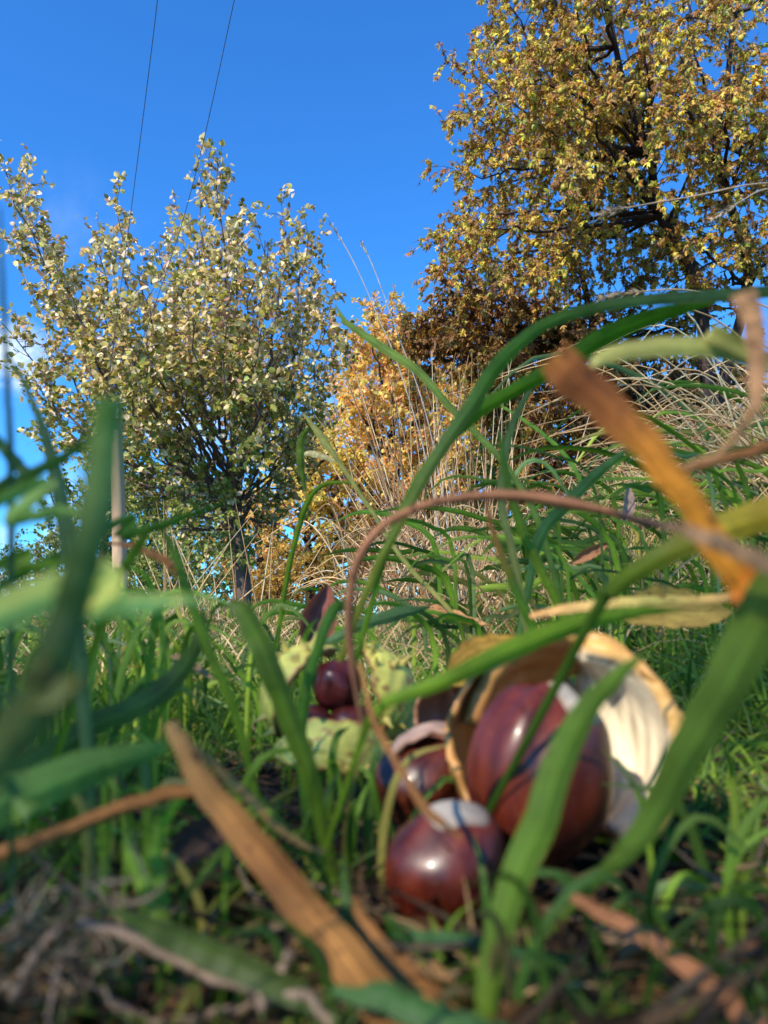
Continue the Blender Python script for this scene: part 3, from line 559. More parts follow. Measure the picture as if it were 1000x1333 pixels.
# ------------------------------------------------------------------ single blades that can be pointed at
GR = (.10, .20, .02); GD = (.06, .12, .015); GT = (.09, .18, .05); GL = (.25, .40, .06); GG = (.22, .27, .11); TAN = (.36, .22, .10); BRN = (.2, .09, .035); OR = (.52, .20, .03)
blades = []
def blade(label, pts, wpx, col=GR, roll=.45, dry=False, root=None, cols=None, fold=.24, cat='grass blade', name='blade_of_grass', n=56):
    w3 = [P(*p) for p in pts]; dm = [p[2] for p in pts]
    w_ = list(np.interp(np.linspace(0, 1, len(pts)), np.linspace(0, 1, len(wpx)), wpx) * np.array(dm) / 1000 * .84)
    if root is not None:
        tn = w3[-1] - w3[-2]; dz = max(.004, w3[-1][2] - float(H(w3[-1][0], w3[-1][1]))); tn = tn / max(np.linalg.norm(tn), 1e-6); tn[2] = min(tn[2], -.45); e = w3[-1] + np.array((root[0] + tn[0] * dz / -tn[2] * .8, root[1] + tn[1] * dz / -tn[2] * .8, 0)); e[2] = H(e[0], e[1]) - .003; w3.append(e); w_.append(w_[-1] * .7)
    col = np.array(col)*(1.5,1.15,.7); cols = None if cols is None else np.array(cols)*(1.35,1.08,.7)
    q = crom(w3, n); q[2:-2] += np.cumsum(R.normal(size=(n - 4, 3)) * .00008, axis=0)
    b = Bag(); ribbon_one(b, q, w_, np.array(col) * R.uniform(.85, 1.15), roll, fold, cols, k=7, rag=.11 if dry else .035)
    o = link(name, b.mesh(name, (M_dry if dry else M_hero,)), label=label, cat=cat, kind='thing'); recenter(o, q[-1]); blades.append(o); return o
blade('broad dark blade with a flat mown end, standing blurred in front of the pole', [(143, 516, .062), (131, 600, .062), (112, 700, .061), (90, 800, .060), (50, 900, .058), (-10, 985, .056)], (46, 48, 56, 56, 66, 78), root=(-.02, .0), roll=.3, fold=.2,
      cols=[(.12, .24, .06), (.20, .32, .10), (.09, .15, .045), (.10, .15, .05), (.10, .14, .05), (.10, .14, .05)])
blade('green blade lying level across the left edge, sunlight put into its pale colour', [(282, 778, .085), (200, 786, .08), (100, 800, .075), (-60, 822, .07)], (3, 28, 46, 58), col=(.60, .74, .26), root=(-.03, .01), roll=.25, fold=.15)  # colour raised so the blade looks sunlit where it stands in shade
blade('blue-green blade curving up behind the pale horizontal blade', [(266, 790, .2), (258, 835, .2), (225, 885, .2), (170, 925, .19), (100, 962, .18)], (3, 22, 32, 38, 34), col=(.08, .15, .05), root=(-.01, 0), roll=.5)
blade('wide teal blade at the left edge above the brown curled stem', [(238, 964, .125), (190, 982, .12), (110, 1008, .115), (20, 1045, .11), (-60, 1075, .105)], (4, 34, 58, 78, 84), col=(.11, .24, .07), root=(-.02, 0), roll=.4, fold=.25)
blade('dark green blade folding down in front of the left husk half', [(300, 782, .17), (322, 800, .168), (352, 860, .165), (380, 930, .165), (408, 1010, .165), (425, 1085, .165)], (18, 32, 38, 34, 30, 22), col=(.06, .13, .015), root=(.002, 0), roll=.4)
blade('slim green blade with a pale bent tip, just left of the upright conker', [(452, 786, .19), (436, 794, .188), (420, 830, .186), (402, 890, .185), (392, 960, .185), (400, 1050, .185)], (14, 20, 18, 18, 20, 16), col=(.05, .15, .03), root=(0, 0), roll=.4)
blade('thin green stem nodding to the right in front of the pear tree', [(456, 628, .45), (425, 630, .45), (402, 650, .45), (385, 700, .45), (372, 760, .45), (362, 830, .45)], (3, 8, 9, 9, 8, 7), root=(0, 0), roll=.3)
blade('curled dark blade hanging above the nodding stem', [(402, 556, .45), (392, 575, .45), (392, 605, .45), (398, 640, .45)], (5, 12, 12, 4), col=GD, roll=.5)
blade('thin pale green stem slanting down right from the nodding stem', [(395, 538, .5), (420, 572, .5), (440, 600, .5), (480, 660, .5), (530, 735, .5), (590, 800, .5)], (2, 14, 7, 6, 7, 7), col=GG, root=(0, 0), roll=.3)
blade('short whitish blade pointing left from the pale stem', [(386, 592, .5), (410, 590, .5), (440, 600, .5)], (2, 10, 5), col=(.3, .33, .24), roll=.3)
blade('long slender blade crossing from the sky down to the right of the orange tree', [(436, 396, .4), (452, 420, .4), (490, 448, .4), (545, 485, .4), (595, 540, .4), (655, 600, .4), (695, 665, .4), (720, 740, .4)], (2, 9, 14, 13, 11, 10, 10, 9), col=(.09, .17, .045), root=(0, .01), roll=.3)
blade('tall grey-green blade arching right along the top of the grass', [(1040, 378, .24), (940, 386, .24), (850, 392, .24), (770, 404, .245), (705, 428, .25), (650, 475, .25), (610, 535, .25), (560, 610, .25), (510, 700, .25), (472, 780, .25)], (18, 20, 18, 18, 20, 24, 24, 18, 14, 12), root=(0, .0), roll=.4,
      cols=[(.16, .22, .10), (.20, .26, .12), (.11, .2, .05), (.07, .18, .02), (.11, .2, .06), (.13, .2, .03), (.2, .21, .03)])
blade('second arching blade, darker green, forking right below the tall grey-green one', [(935, 392, .25), (860, 412, .25), (790, 440, .25), (730, 478, .25), (670, 510, .25), (620, 538, .252), (570, 590, .252), (530, 650, .252), (500, 730, .252)], (3, 26, 30, 26, 22, 24, 16, 12, 10), col=(.07, .18, .012), root=(0, 0), roll=.4)
blade('smooth grey-green blade lying level above the orange-brown dead blade', [(760, 486, .14), (790, 464, .14), (850, 452, .14), (920, 452, .14), (985, 470, .14), (1060, 500, .14)], (5, 22, 30, 30, 26, 26), col=GG, root=(.05, .02), roll=.4)
blade('orange-brown dead blade with a torn tip, tilting down at the right', [(722, 462, .1), (748, 492, .1), (795, 530, .1), (845, 585, .1), (890, 645, .1), (930, 705, .1), (975, 765, .1), (1040, 840, .1)], (56, 62, 58, 50, 44, 46, 56, 66), dry=True, root=(.02, .01), roll=.35, fold=.25,
      cols=[(.36, .15, .04), (.17, .06, .02), (.26, .10, .03), (.58, .24, .035), (.55, .24, .03), (.48, .21, .03), (.5, .16, .03), (.3, .1, .03)])
blade('faded pinkish-brown blade hanging at the upper right edge', [(968, 380, .11), (980, 420, .11), (985, 480, .11), (978, 535, .11), (935, 588, .115), (880, 612, .12)], (36, 30, 26, 18, 12, 6), col=(.32, .20, .14), dry=True, roll=.4)
blade('grey-brown dead blade crossing the foot of the orange-brown one', [(860, 684, .09), (900, 694, .09), (950, 712, .09), (1020, 742, .09), (1080, 770, .09)], (6, 20, 26, 30, 30), col=(.28, .19, .14), dry=True, roll=.3)
blade('large smooth green blade leaning along the right edge beside the white husk', [(1060, 690, .095), (1015, 770, .095), (965, 860, .097), (905, 965, .1), (855, 1060, .105), (800, 1130, .11), (755, 1172, .12)], (60, 72, 72, 62, 46, 28, 12), col=(.08, .16, .035), root=(-.003, .003), roll=.35, fold=.2)
blade('green blade crossing in front of the large conker from husk to soil', [(836, 852, .118), (800, 885, .116), (762, 930, .114), (726, 1000, .112), (702, 1070, .110), (668, 1150, .108), (640, 1250, .106), (630, 1340, .104)], (8, 26, 38, 50, 52, 46, 38, 30), col=(.085, .18, .03), root=(0, 0), roll=.35, fold=.2)
blade('green blade arching over the top of the large open husk', [(885, 795, .16), (820, 800, .155), (750, 815, .15), (670, 845, .145), (600, 878, .14), (540, 900, .14), (492, 925, .14), (462, 990, .145)], (3, 20, 30, 32, 28, 22, 16, 10), col=(.11, .24, .025), root=(0, 0), roll=.35)
blade('half-green straw-coloured blade lying behind the large open husk', [(690, 802, .19), (740, 790, .19), (820, 780, .19), (900, 776, .19), (985, 768, .19), (1060, 760, .19)], (8, 15, 15, 13, 12, 10), dry=True, root=(.03, 0), roll=.4, cols=[(.38, .24, .13), (.36, .28, .14), (.24, .27, .10), (.4, .28, .14), (.3, .18, .1), (.2, .1, .05)])
blade('dark green blade with a thin brown tip rising behind the arching blade', [(632, 645, .22), (640, 690, .22), (660, 740, .22), (682, 790, .22), (698, 850, .22)], (4, 8, 14, 16, 14), root=(0, 0), roll=.4, cols=[(.28, .1, .05), (.15, .1, .03), (.035, .1, .015), (.04, .12, .015), (.04, .12, .015)])
blade('straight green blade crossing under the fuzzy seed stalk', [(650, 560, .28), (660, 620, .28), (682, 690, .28), (712, 750, .28), (735, 800, .28)], (4, 12, 15, 16, 14), root=(0, 0), roll=.4, col=GR)
blade('grey-green blade dropping from the tip of the orange-brown blade', [(700, 492, .3), (672, 545, .3), (658, 600, .3), (655, 660, .3), (672, 735, .3)], (5, 12, 13, 13, 12), root=(0, 0), col=GG, roll=.4)
blade('broad yellowish-green blade rising to the right edge under the dead blade', [(1060, 650, .13), (990, 672, .13), (920, 700, .13), (860, 730, .13), (800, 775, .135), (760, 830, .14)], (46, 52, 44, 34, 28, 16), root=(0, .0), roll=.5, cols=[(.36, .28, .03), (.28, .26, .03), (.10, .16, .02), (.05, .12, .02), (.05, .13, .02)])
blade('green blade slanting up from the left edge toward the blurred dark one', [(152, 548, .13), (110, 575, .13), (60, 604, .13), (0, 640, .13), (-60, 675, .13)], (3, 12, 17, 20, 20), root=(0, 0), col=(.06, .16, .04), roll=.4)
blade('thin dark upright stalk at the very left edge', [(0, 270, .12), (3, 380, .12), (8, 500, .12), (12, 600, .12), (14, 720, .12)], (3, 7, 9, 11, 12), root=(0, 0), col=(.03, .08, .04), roll=.2)
blade('long grey-green blade curving down from the small cloud at the left', [(8, 455, .16), (40, 515, .16), (62, 570, .16), (80, 640, .16), (92, 720, .16), (100, 800, .16)], (3, 9, 16, 24, 26, 24), root=(0, 0), col=(.10, .17, .09), roll=.4)
blade('dark drooping blade crossing the left edge above the pale level blade', [(-20, 560, .14), (20, 600, .14), (50, 640, .14), (70, 690, .14)], (16, 20, 14, 4), col=(.03, .09, .03), roll=.4)
blade('long blade pointing right toward the pear tree trunk', [(302, 650, .17), (265, 664, .17), (215, 682, .17), (160, 695, .17), (100, 705, .17)], (2, 10, 15, 15, 12), root=(-.01, .01), col=(.045, .15, .02), roll=.4)
blade('short blade forking down left from the one toward the trunk', [(205, 680, .17), (185, 705, .17), (160, 740, .17), (138, 790, .17)], (4, 13, 15, 13), root=(0, 0), col=GR, roll=.4)
blade('green blade sloping down right beneath the one toward the trunk', [(208, 683, .18), (228, 720, .18), (250, 775, .18), (280, 850, .18), (310, 930, .18)], (4, 13, 16, 17, 14), root=(0, 0), col=GR, roll=.4)
blade('small curled brown blade between the pole and the pear tree trunk', [(140, 708, .2), (175, 710, .2), (215, 728, .2), (245, 765, .2)], (3, 9, 13, 8), col=(.3, .14, .06), dry=True, roll=.4)
blade('pale green level blade above the grass at the left edge', [(118, 668, .11), (70, 672, .11), (10, 680, .11), (-50, 684, .11)], (4, 20, 22, 20), root=(-.01, 0), col=(.15, .32, .11), roll=.3)
blade('yellow-green blade low at the left edge over the tree line', [(100, 728, .13), (60, 738, .13), (10, 752, .13), (-50, 765, .13)], (3, 14, 18, 18), root=(-.01, 0), col=(.12, .26, .03), roll=.3)
blade('wide tan dead blade running from the centre left to the bottom edge', [(222, 940, .125), (245, 975, .122), (280, 1035, .118), (335, 1100, .112), (400, 1175, .106), (460, 1250, .1), (520, 1330, .095), (570, 1400, .09)], (20, 30, 40, 50, 58, 64, 70, 74), dry=True, roll=.4, fold=.3,
      cols=[(.26, .18, .09), (.21, .13, .055), (.23, .125, .045), (.14, .065, .02), (.24, .13, .045), (.2, .10, .03), (.15, .07, .02)])
blade('narrow tan stem leaving the head of the wide dead blade', [(236, 960, .13), (285, 1000, .135), (335, 1045, .14), (385, 1085, .145), (425, 1108, .15)], (8, 13, 13, 11, 5), col=(.34, .21, .10), dry=True, roll=.3)
blade('brown curled leaf strip lying at the left under the teal blade', [(272, 1032, .13), (210, 1044, .13), (150, 1060, .128), (90, 1085, .125), (20, 1108, .12), (-40, 1125, .12)], (14, 24, 22, 24, 24, 20), col=(.26, .13, .06), dry=True, roll=.7, fold=.7)
blade('bright green shoot leaning left in the lower left, one of a pair', [(165, 1088, .13), (178, 1120, .128), (196, 1155, .126), (208, 1190, .124)], (10, 24, 26, 16), col=(.16, .34, .04), roll=.4, root=(0, 0))
blade('upright bright green shoot in the lower left, next to the leaning one', [(208, 1062, .13), (206, 1100, .128), (210, 1145, .126), (214, 1190, .124)], (8, 22, 24, 16), col=(.12, .28, .03), roll=.4, root=(0, 0))
blade('thin teal blade in the lower left, right of the two shoots', [(312, 1080, .13), (285, 1115, .13), (262, 1145, .13), (240, 1180, .13)], (4, 11, 11, 8), col=GT, roll=.4, root=(0, 0))
blade('dark green blade lying low across the lower left soil', [(140, 1185, .105), (210, 1215, .105), (290, 1250, .103), (380, 1290, .1), (440, 1330, .098)], (6, 36, 44, 36, 20), col=(.035, .07, .012), roll=.3, fold=.2)
blade('pinkish tan blade slanting out of the lower right corner', [(722, 1155, .115), (770, 1180, .113), (830, 1210, .11), (900, 1265, .106), (980, 1335, .1), (1040, 1400, .095)], (8, 20, 24, 30, 34, 38), col=(.26, .13, .08), dry=True, roll=.35)
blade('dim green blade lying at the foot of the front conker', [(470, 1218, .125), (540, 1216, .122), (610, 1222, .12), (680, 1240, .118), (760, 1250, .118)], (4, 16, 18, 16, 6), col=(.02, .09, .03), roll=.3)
blade('broad green blade coloured dark as shadow along the bottom edge', [(430, 1290, .095), (500, 1300, .093), (580, 1320, .09), (660, 1345, .088)], (10, 40, 46, 30), col=(.03, .10, .03), roll=.3)  # shadow at the bottom edge is painted into this blade's dark green
blade('thin brown stem bending over the front conker', [(468, 862, .14), (484, 915, .135), (510, 970, .13), (545, 1030, .125), (575, 1070, .122), (602, 1092, .122)], (6, 9, 10, 13, 14, 6), col=(.17, .09, .04), dry=True, roll=.1, fold=.5)
blade('wide rusty blade end at the right between dead blade and bank', [(1050, 560, .15), (980, 590, .15), (920, 608, .15), (850, 628, .15)], (20, 18, 12, 3), col=(.26, .13, .07), dry=True, roll=.3)
blade('tan strip along the bottom right of the wide dead blade', [(455, 1160, .12), (480, 1210, .115), (530, 1270, .11), (600, 1340, .105)], (12, 30, 40, 44), col=(.22, .12, .05), dry=True, roll=.4)
blade('blue-green blade lying flat behind the open yellow husks', [(560, 790, .33), (520, 800, .33), (470, 815, .33), (430, 835, .33), (380, 850, .33)], (4, 22, 18, 12, 8), col=(.07, .17, .10), roll=.4)
blade('fresh green blade rising through the bank left of the orange-brown one', [(640, 520, .6), (700, 560, .6), (740, 600, .6), (760, 640, .6)], (3, 6, 7, 6), col=(.12, .28, .05), roll=.3)
blade('pale green blade slanting up in front of the rusty tree', [(820, 582, .35), (780, 615, .35), (740, 655, .35), (705, 700, .35), (690, 760, .35)], (4, 16, 20, 18, 12), col=(.10, .2, .07), roll=.3, root=(0, 0))
blade('green blade looping in front of the rusty tree', [(655, 655, .4), (668, 622, .4), (690, 598, .4), (715, 606, .4), (745, 650, .4)], (5, 7, 7, 6, 3), col=(.1, .22, .09), roll=.3)

# fuzzy arching seed stalk
def seed_stalk(label, pts, wpx, fuzz, col, nf, fl, name='seed_stalk', fcol=None, tip=1.0, tip0=0.0):
    q = crom([P(*p) for p in pts], 40); dm = np.mean([p[2] for p in pts]); root = bpy.data.objects.new(name, None); COL.objects.link(root); root.location = Vector(q[-1]); root['label'] = label; root['category'] = 'seed stalk'
    b = Bag(); b.tube(q, np.interp(np.linspace(0, 1, 40), np.linspace(0, 1, len(wpx)), wpx) * dm / 2000, col, 8)
    me = b.mesh('stem', (M_dry,)); me.transform(Matrix.Translation(-Vector(q[-1]))); link('stem', me, root)
    tq = R.uniform(tip0, tip, nf) * 38.9; i_ = tq.astype(int); p = q[i_] + (q[i_ + 1] - q[i_]) * (tq - i_)[:, None]; T = nrm(q[i_ + 1] - q[i_])
    b = Bag(); d = nrm(rdir(nf) * fuzz - T * .6); ribbons(b, p, d, fl * R.uniform(.5, 1.3, nf), np.full(nf, fl * .16), pick(fcol or [(*col, 1)], nf, .2), rdir(nf) * .3, seg=3)
    me = b.mesh('seed_head', (M_dry,)); me.transform(Matrix.Translation(-Vector(q[-1]))); link('seed_head', me, root); return root
seed_stalk('fuzzy rusty seed stalk arching over the centre and dropping to the husks', [(800, 668, .16), (740, 655, .16), (680, 646, .16), (620, 646, .16), (560, 656, .16), (505, 680, .16), (468, 725, .16), (455, 790, .16), (458, 860, .16), (475, 960, .16)], (10, 18, 17, 14, 11, 11, 13, 12, 9, 6), .8, (.24, .105, .05), 1500, .0016, tip=.55)
seed_stalk('thin brown stalk continuing right from the fuzzy one toward the bank', [(800, 668, .16), (850, 682, .165), (900, 690, .17), (960, 720, .18)], (10, 8, 6, 5), .8, (.22, .12, .08), 200, .002)
for k, (pts, lab) in enumerate([([(432, 293, .9), (452, 325, .9), (472, 365, .9), (492, 412, .9), (520, 480, .9), (560, 620, .9), (585, 790, .9)], 'hair-thin grass stalk against open sky, nearer the pear tree'),
                  ([(472, 318, .95), (485, 345, .95), (503, 392, .95), (520, 440, .95), (560, 560, .95), (600, 790, .95)], 'hair-thin grass stalk against open sky, nearer the big chestnut')]):
    seed_stalk(lab, pts, (1.5, 1.6, 1.4, 1.4, 1.6, 2.0), .35, (.5, .46, .42), 60, .006, tip=.12)
seed_stalk('long pale oat-like stalk level across the big chestnut trunks', [(785, 278, .6), (830, 268, .6), (900, 256, .6), (1010, 238, .6), (1150, 260, .6), (1200, 500, .6)], (2, 2, 2, 2.2, 2.5, 3), .3, (.48, .36, .24), 90, .008, tip=.16)
seed_stalk('second pale stalk, slanting below the level one at the right edge', [(930, 285, .6), (965, 262, .6), (1010, 245, .6), (1120, 260, .6), (1160, 520, .6)], (2, 2, 2, 2.5, 3), .3, (.5, .38, .26), 50, .008, tip=.2)
seed_stalk('pale straw stalk with a seed head above the smooth level blade', [(785, 388, .55), (830, 380, .55), (900, 378, .55), (1000, 400, .55), (1100, 470, .55)], (2.2, 2, 2, 2.4, 3), .3, (.48, .36, .22), 110, .007, tip=.3)

# pale root tangle, lower left
root = bpy.data.objects.new('root_tangle', None); COL.objects.link(root); c0 = P(60, 1230, .11); root.location = Vector(c0); root['label'] = 'pale fibrous dead root tangle in the lower left corner'; root['category'] = 'roots'
b = Bag()
for pts, wv in (([(100, 1195, .11), (180, 1225, .108), (250, 1262, .105), (330, 1290, .102), (400, 1300, .1), (430, 1345, .098)], 13), ([(15, 1300, .105), (45, 1245, .107), (80, 1205, .11)], 13), ([(380, 1240, .105), (355, 1280, .103), (335, 1310, .1)], 13), ([(130, 1290, .11), (200, 1330, .107), (280, 1320, .105), (380, 1300, .105)], 11), ([(60, 1350, .1), (70, 1290, .103), (90, 1240, .107)], 9)):
    b.tube(crom([P(*p) for p in pts], 20) + R.normal(size=(20, 3)) * .0003, wv * .105 / 2000, (.30, .20, .13), 7)
me = b.mesh('stem', (M_dry,)); me.transform(Matrix.Translation(-Vector(c0))); link('stem', me, root)
b = Bag(); n = 120; cc = np.array([P(70, 1195, .115), P(120, 1200, .112), P(30, 1210, .11), P(100, 1240, .108)])[R.integers(0, 4, n)] + R.normal(size=(n, 3)) * .003
ribbons(b, cc, nrm(rdir(n) + np.array((0, 0, -.1))), R.uniform(.004, .014, n), R.uniform(.0003, .0008, n), pick([(.34, .24, .14, 2), (.24, .17, .10, 2), (.16, .10, .06, 1)], n), rdir(n) * 1.2)
me = b.mesh('fibres', (M_dry,)); me.transform(Matrix.Translation(-Vector(c0))); link('fibres', me, root)

R = np.random.default_rng(109)
# ------------------------------------------------------------------ conkers and husks
def frame(axis, face):
    z = nrm(np.array(axis, float)); y = np.array(face, float); y = nrm(y - (y * z).sum() * z); x = np.cross(y, z); return np.stack([x, y, z], 1)
def ball(c, rxyz, hil=None, hr=.5, rot=None, seed=0, nu=64, nv=40, col=(.095, .014, .003), hcol=(.40, .33, .24), name='conker', label=None):
    """glossy seed with a pale scar; hil = world direction of the scar"""
    u = np.linspace(0, 2 * math.pi, nu, endpoint=False); v = np.linspace(.02, math.pi - .02, nv); uu, vv = np.meshgrid(u, v)
    d = np.stack([np.sin(vv) * np.cos(uu), np.sin(vv) * np.sin(uu), np.cos(vv)], -1).reshape(-1, 3)
    rg = np.random.default_rng(seed); k1, k2, k3 = rg.normal(size=(3, 3)) * 1.6
    s = 1 + .05 * np.sin(d @ k1 * 1.5) + .03 * np.sin(d @ k2 * 2 + 1) + .02 * np.cos(d @ k3 * 2.4)
    M_ = np.eye(3) if rot is None else rot
    def shape(dd, ss): return (dd * ss[:, None] * np.array(rxyz)) @ M_.T
    V = shape(d, s); F = []
    i_ = np.arange(nv - 1)[:, None] * nu; j_ = np.arange(nu)[None]; F = np.stack([i_ + j_, i_ + nu + j_, i_ + nu + (j_ + 1) % nu, i_ + (j_ + 1) % nu], -1).reshape(-1, 4)
    # reddish streaks: real variation of the skin
    cc = np.array(col)[None] * (1 + .22 * np.sin(d @ k2 * 4 + 2 * np.sin(d @ k1 * 2)))[:, None] ** 1.0; cc = np.clip(cc, .006, 1)
    root = bpy.data.objects.new(name, None); COL.objects.link(root); root.location = Vector(c); root['label'] = label; root['category'] = 'conker'
    link('skin', mesh('skin', V, F, cc, None, (M_conker,)), root)
    if hil is not None:
        h = nrm(np.array(hil) @ M_); e1 = nrm(np.cross(h, (.3, .8, .2))); e2 = np.cross(h, e1)
        rr = np.linspace(0.01, 1, 12); th = np.linspace(0, 2 * math.pi, 48, endpoint=False); R_, T_ = np.meshgrid(rr, th, indexing='ij')
        rim = hr * (1 + .08 * np.sin(T_ * 3 + seed) + .05 * np.sin(T_ * 5))
        a = R_ * rim; dd = (h[None, None] * np.cos(a)[..., None] + (e1[None, None] * np.cos(T_)[..., None] + e2[None, None] * np.sin(T_)[..., None]) * np.sin(a)[..., None]).reshape(-1, 3)
        ss = 1 + .05 * np.sin(dd @ k1 * 1.5) + .03 * np.sin(dd @ k2 * 2 + 1) + .02 * np.cos(dd @ k3 * 2.4)
        ss = ss + (.014 * (1 - R_ ** 6) - .012 * R_ ** 12).ravel()
        V = shape(dd, ss); i_ = np.arange(11)[:, None] * 48; j_ = np.arange(48)[None]; F = np.stack([i_ + j_, i_ + 48 + j_, i_ + 48 + (j_ + 1) % 48, i_ + (j_ + 1) % 48], -1).reshape(-1, 4)
        tcol = np.array(hcol)[None] * (1 - np.array((.55, .75, .85))[None] * (R_.ravel() ** 4)[:, None]); tcol = tcol * (1 - .25 * (np.sin(dd @ k3 * 6) > .4))[:, None]
        link('scar', mesh('scar', V, F, tcol, None, (M_hilum,)), root)
    return root
DB = .17
ball(P(702, 1000, DB), (.0160, .0155, .0195), hil=(.45, -.35, .75), hr=.42, seed=2, hcol=(.46, .38, .27), label='largest conker, deep red-brown, sitting in the cream-lined open husk')
ball(P(582, 1132, .15), (.0120, .0117, .0126), hil=(.12, -.12, .98), hr=.62, seed=4, hcol=(.36, .30, .23), label='round front conker with a whitish cap, nearest the viewer on the soil')
ball(P(556, 1020, .2), (.0135, .012, .0115), hil=None, seed=6, col=(.08, .014, .004), label='conker half under a tan husk flap, behind the front conker')
ball(P(438, 893, .25), (.0080, .0074, .0086), hil=None, seed=8, col=(.08, .01, .008), label='small conker standing upright between the two yellow husk halves')
ball(P(404, 948, .245), (.0072, .007, .0070), hil=None, seed=9, col=(.08, .012, .008), label='small conker low at the left in the yellow husk')
ball(P(458, 948, .245), (.0078, .007, .0074), hil=None, seed=10, col=(.07, .01, .006), label='small conker low at the right in the yellow husk')

def valve(c, r, axis, face, half, *, th=.12, outer=(.36, .36, .07), inner=(.5, .45, .35), rim=(.25, .12, .04), spines=26, seed=0, ry=1.0, rz=1.0, nu=26, nv=34, parent=None, off=None, name='husk_piece', ragged=.06, flare=0., label=None, lat=(-.47, .47), streak=False, blotch=.3, inner2=None):
    """part of a hollow sphere: a lune of the husk, open toward -face. axis = pole direction"""
    B_ = frame(axis, face); rg = np.random.default_rng(seed); ph = rg.uniform(0, 6, 8)
    u = np.linspace(-1, 1, nu); v = np.linspace(lat[0] * math.pi, lat[1] * math.pi, nv); vv, uu = np.meshgrid(v, u, indexing='ij')
    hf = half * (1 + ragged * np.sin(vv * 5 + ph[0]) + ragged * .7 * np.sin(vv * 11 + ph[1]) + ragged * .5 * np.sin(vv * 23 + ph[2]))
    lon = uu * hf; d = np.stack([np.sin(lon) * np.cos(vv), np.cos(lon) * np.cos(vv), np.sin(vv)], -1)
    lump = 1 + .02 * np.sin(lon * 7 + ph[3]) * np.cos(vv * 6 + ph[4]) + .012 * np.sin(lon * 17 + vv * 13 + ph[5])
    fl = 1 + flare * np.abs(uu) ** 2.5
    sc = np.array((1, ry, rz)); t_ = th * (1 - .45 * np.abs(uu) ** 6)
    Vo = d * (r * lump * fl)[..., None] * sc; Vi = d * (r * (fl * (1 + .02 * np.sin(lon * 9 + ph[6] + np.sin(vv * 5)))) * (1 - t_))[..., None] * sc
    V = np.vstack([Vo.reshape(-1, 3), Vi.reshape(-1, 3)]); m_ = nu * nv
    i_ = np.arange(nv - 1)[:, None] * nu + np.arange(nu - 1)[None]; Fo = np.stack([i_, i_ + nu, i_ + nu + 1, i_ + 1], -1).reshape(-1, 4); Fi = Fo[:, ::-1] + m_
    e = []
    for k in range(nv - 1):
        for s0 in (0, nu - 1): a, b2 = k * nu + s0, (k + 1) * nu + s0; e.append((a, a + m_, b2 + m_, b2) if s0 == 0 else (a, b2, b2 + m_, a + m_))
    for k in range(nu - 1):
        for s0 in (0, (nv - 1) * nu): a, b2 = s0 + k, s0 + k + 1; e.append((a, b2, b2 + m_, a + m_) if s0 == 0 else (a, a + m_, b2 + m_, b2))
    F = np.vstack([Fo, Fi, np.array(e)]); idx = np.concatenate([np.zeros(len(Fo)), np.ones(len(Fi)), np.zeros(len(e))])
    bl = (np.sin(lon * 9 + ph[6]) * np.sin(vv * 8 + ph[7]) + .5 * np.sin(lon * 21 + vv * 17) > .82).astype(float)[..., None]
    em = (np.clip((np.abs(uu) - .72) / .28, 0, 1) ** 1.6)[..., None]
    Co = np.array(outer) * (1 - bl * blotch * 2) + np.array(rim) * bl * blotch * 2; Co = Co * (1 - em) + np.array(rim) * em
    Ci = np.broadcast_to(np.array(inner), d.shape).copy()
    if inner2 is not None:
        g_ = sm(-.35, .35, uu + .25 * np.sin(vv * 6 + ph[0]))[..., None]; Ci = Ci * (1 - g_) + np.array(inner2) * g_
    if streak: Ci = Ci * (1 - .45 * (np.clip(np.sin(lon * 26 + 2 * np.sin(vv * 3 + ph[1])) * 1.2 - .35 + .6 * np.sin(vv * 4 + lon * 5), 0, 1)))[..., None]
    Ci = Ci * (1 - em * .92) + np.array(rim) * em * .92
    C = np.vstack([np.clip(Co, .01, .9).reshape(-1, 3), np.clip(Ci, .01, .9).reshape(-1, 3)])
    W = V @ B_.T + np.array(c)
    b = Bag(); b.add(W, F, C)
    for k in range(spines):
        a_ = rg.uniform(-.85, .85) * half; e_ = rg.uniform(-.38, .38) * math.pi; dd = np.array((math.sin(a_) * math.cos(e_), math.cos(a_) * math.cos(e_), math.sin(e_)))
        p0 = (dd * sc * r * .99) @ B_.T + np.array(c); dw = nrm((dd + rg.normal(size=3) * .15) @ B_.T); L_ = r * rg.uniform(.14, .3)
        b.tube([p0, p0 + dw * L_ * .35, p0 + dw * L_ * .7 + rg.normal(size=3) * r * .01, p0 + dw * L_], [r * .10, r * .05, r * .025, r * .003], np.array(outer) * .6 + np.array(rim) * .4, 6)
    nf = sum(len(f) for f in b.F) - len(F); idx = np.concatenate([idx, np.zeros(nf)])
    me = mesh(name, np.vstack(b.V), np.vstack(b.F), np.vstack(b.C), np.vstack(b.U), (M_husk, M_pith), True, idx)
    if off is not None: me.transform(Matrix.Translation(-Vector(off)))
    o = link(name, me, parent)
    if label: o['label'] = label
    return o
def empty(name, loc, label, cat):
    e = bpy.data.objects.new(name, None); COL.objects.link(e); e.location = Vector(loc); e['label'] = label; e['category'] = cat; return e
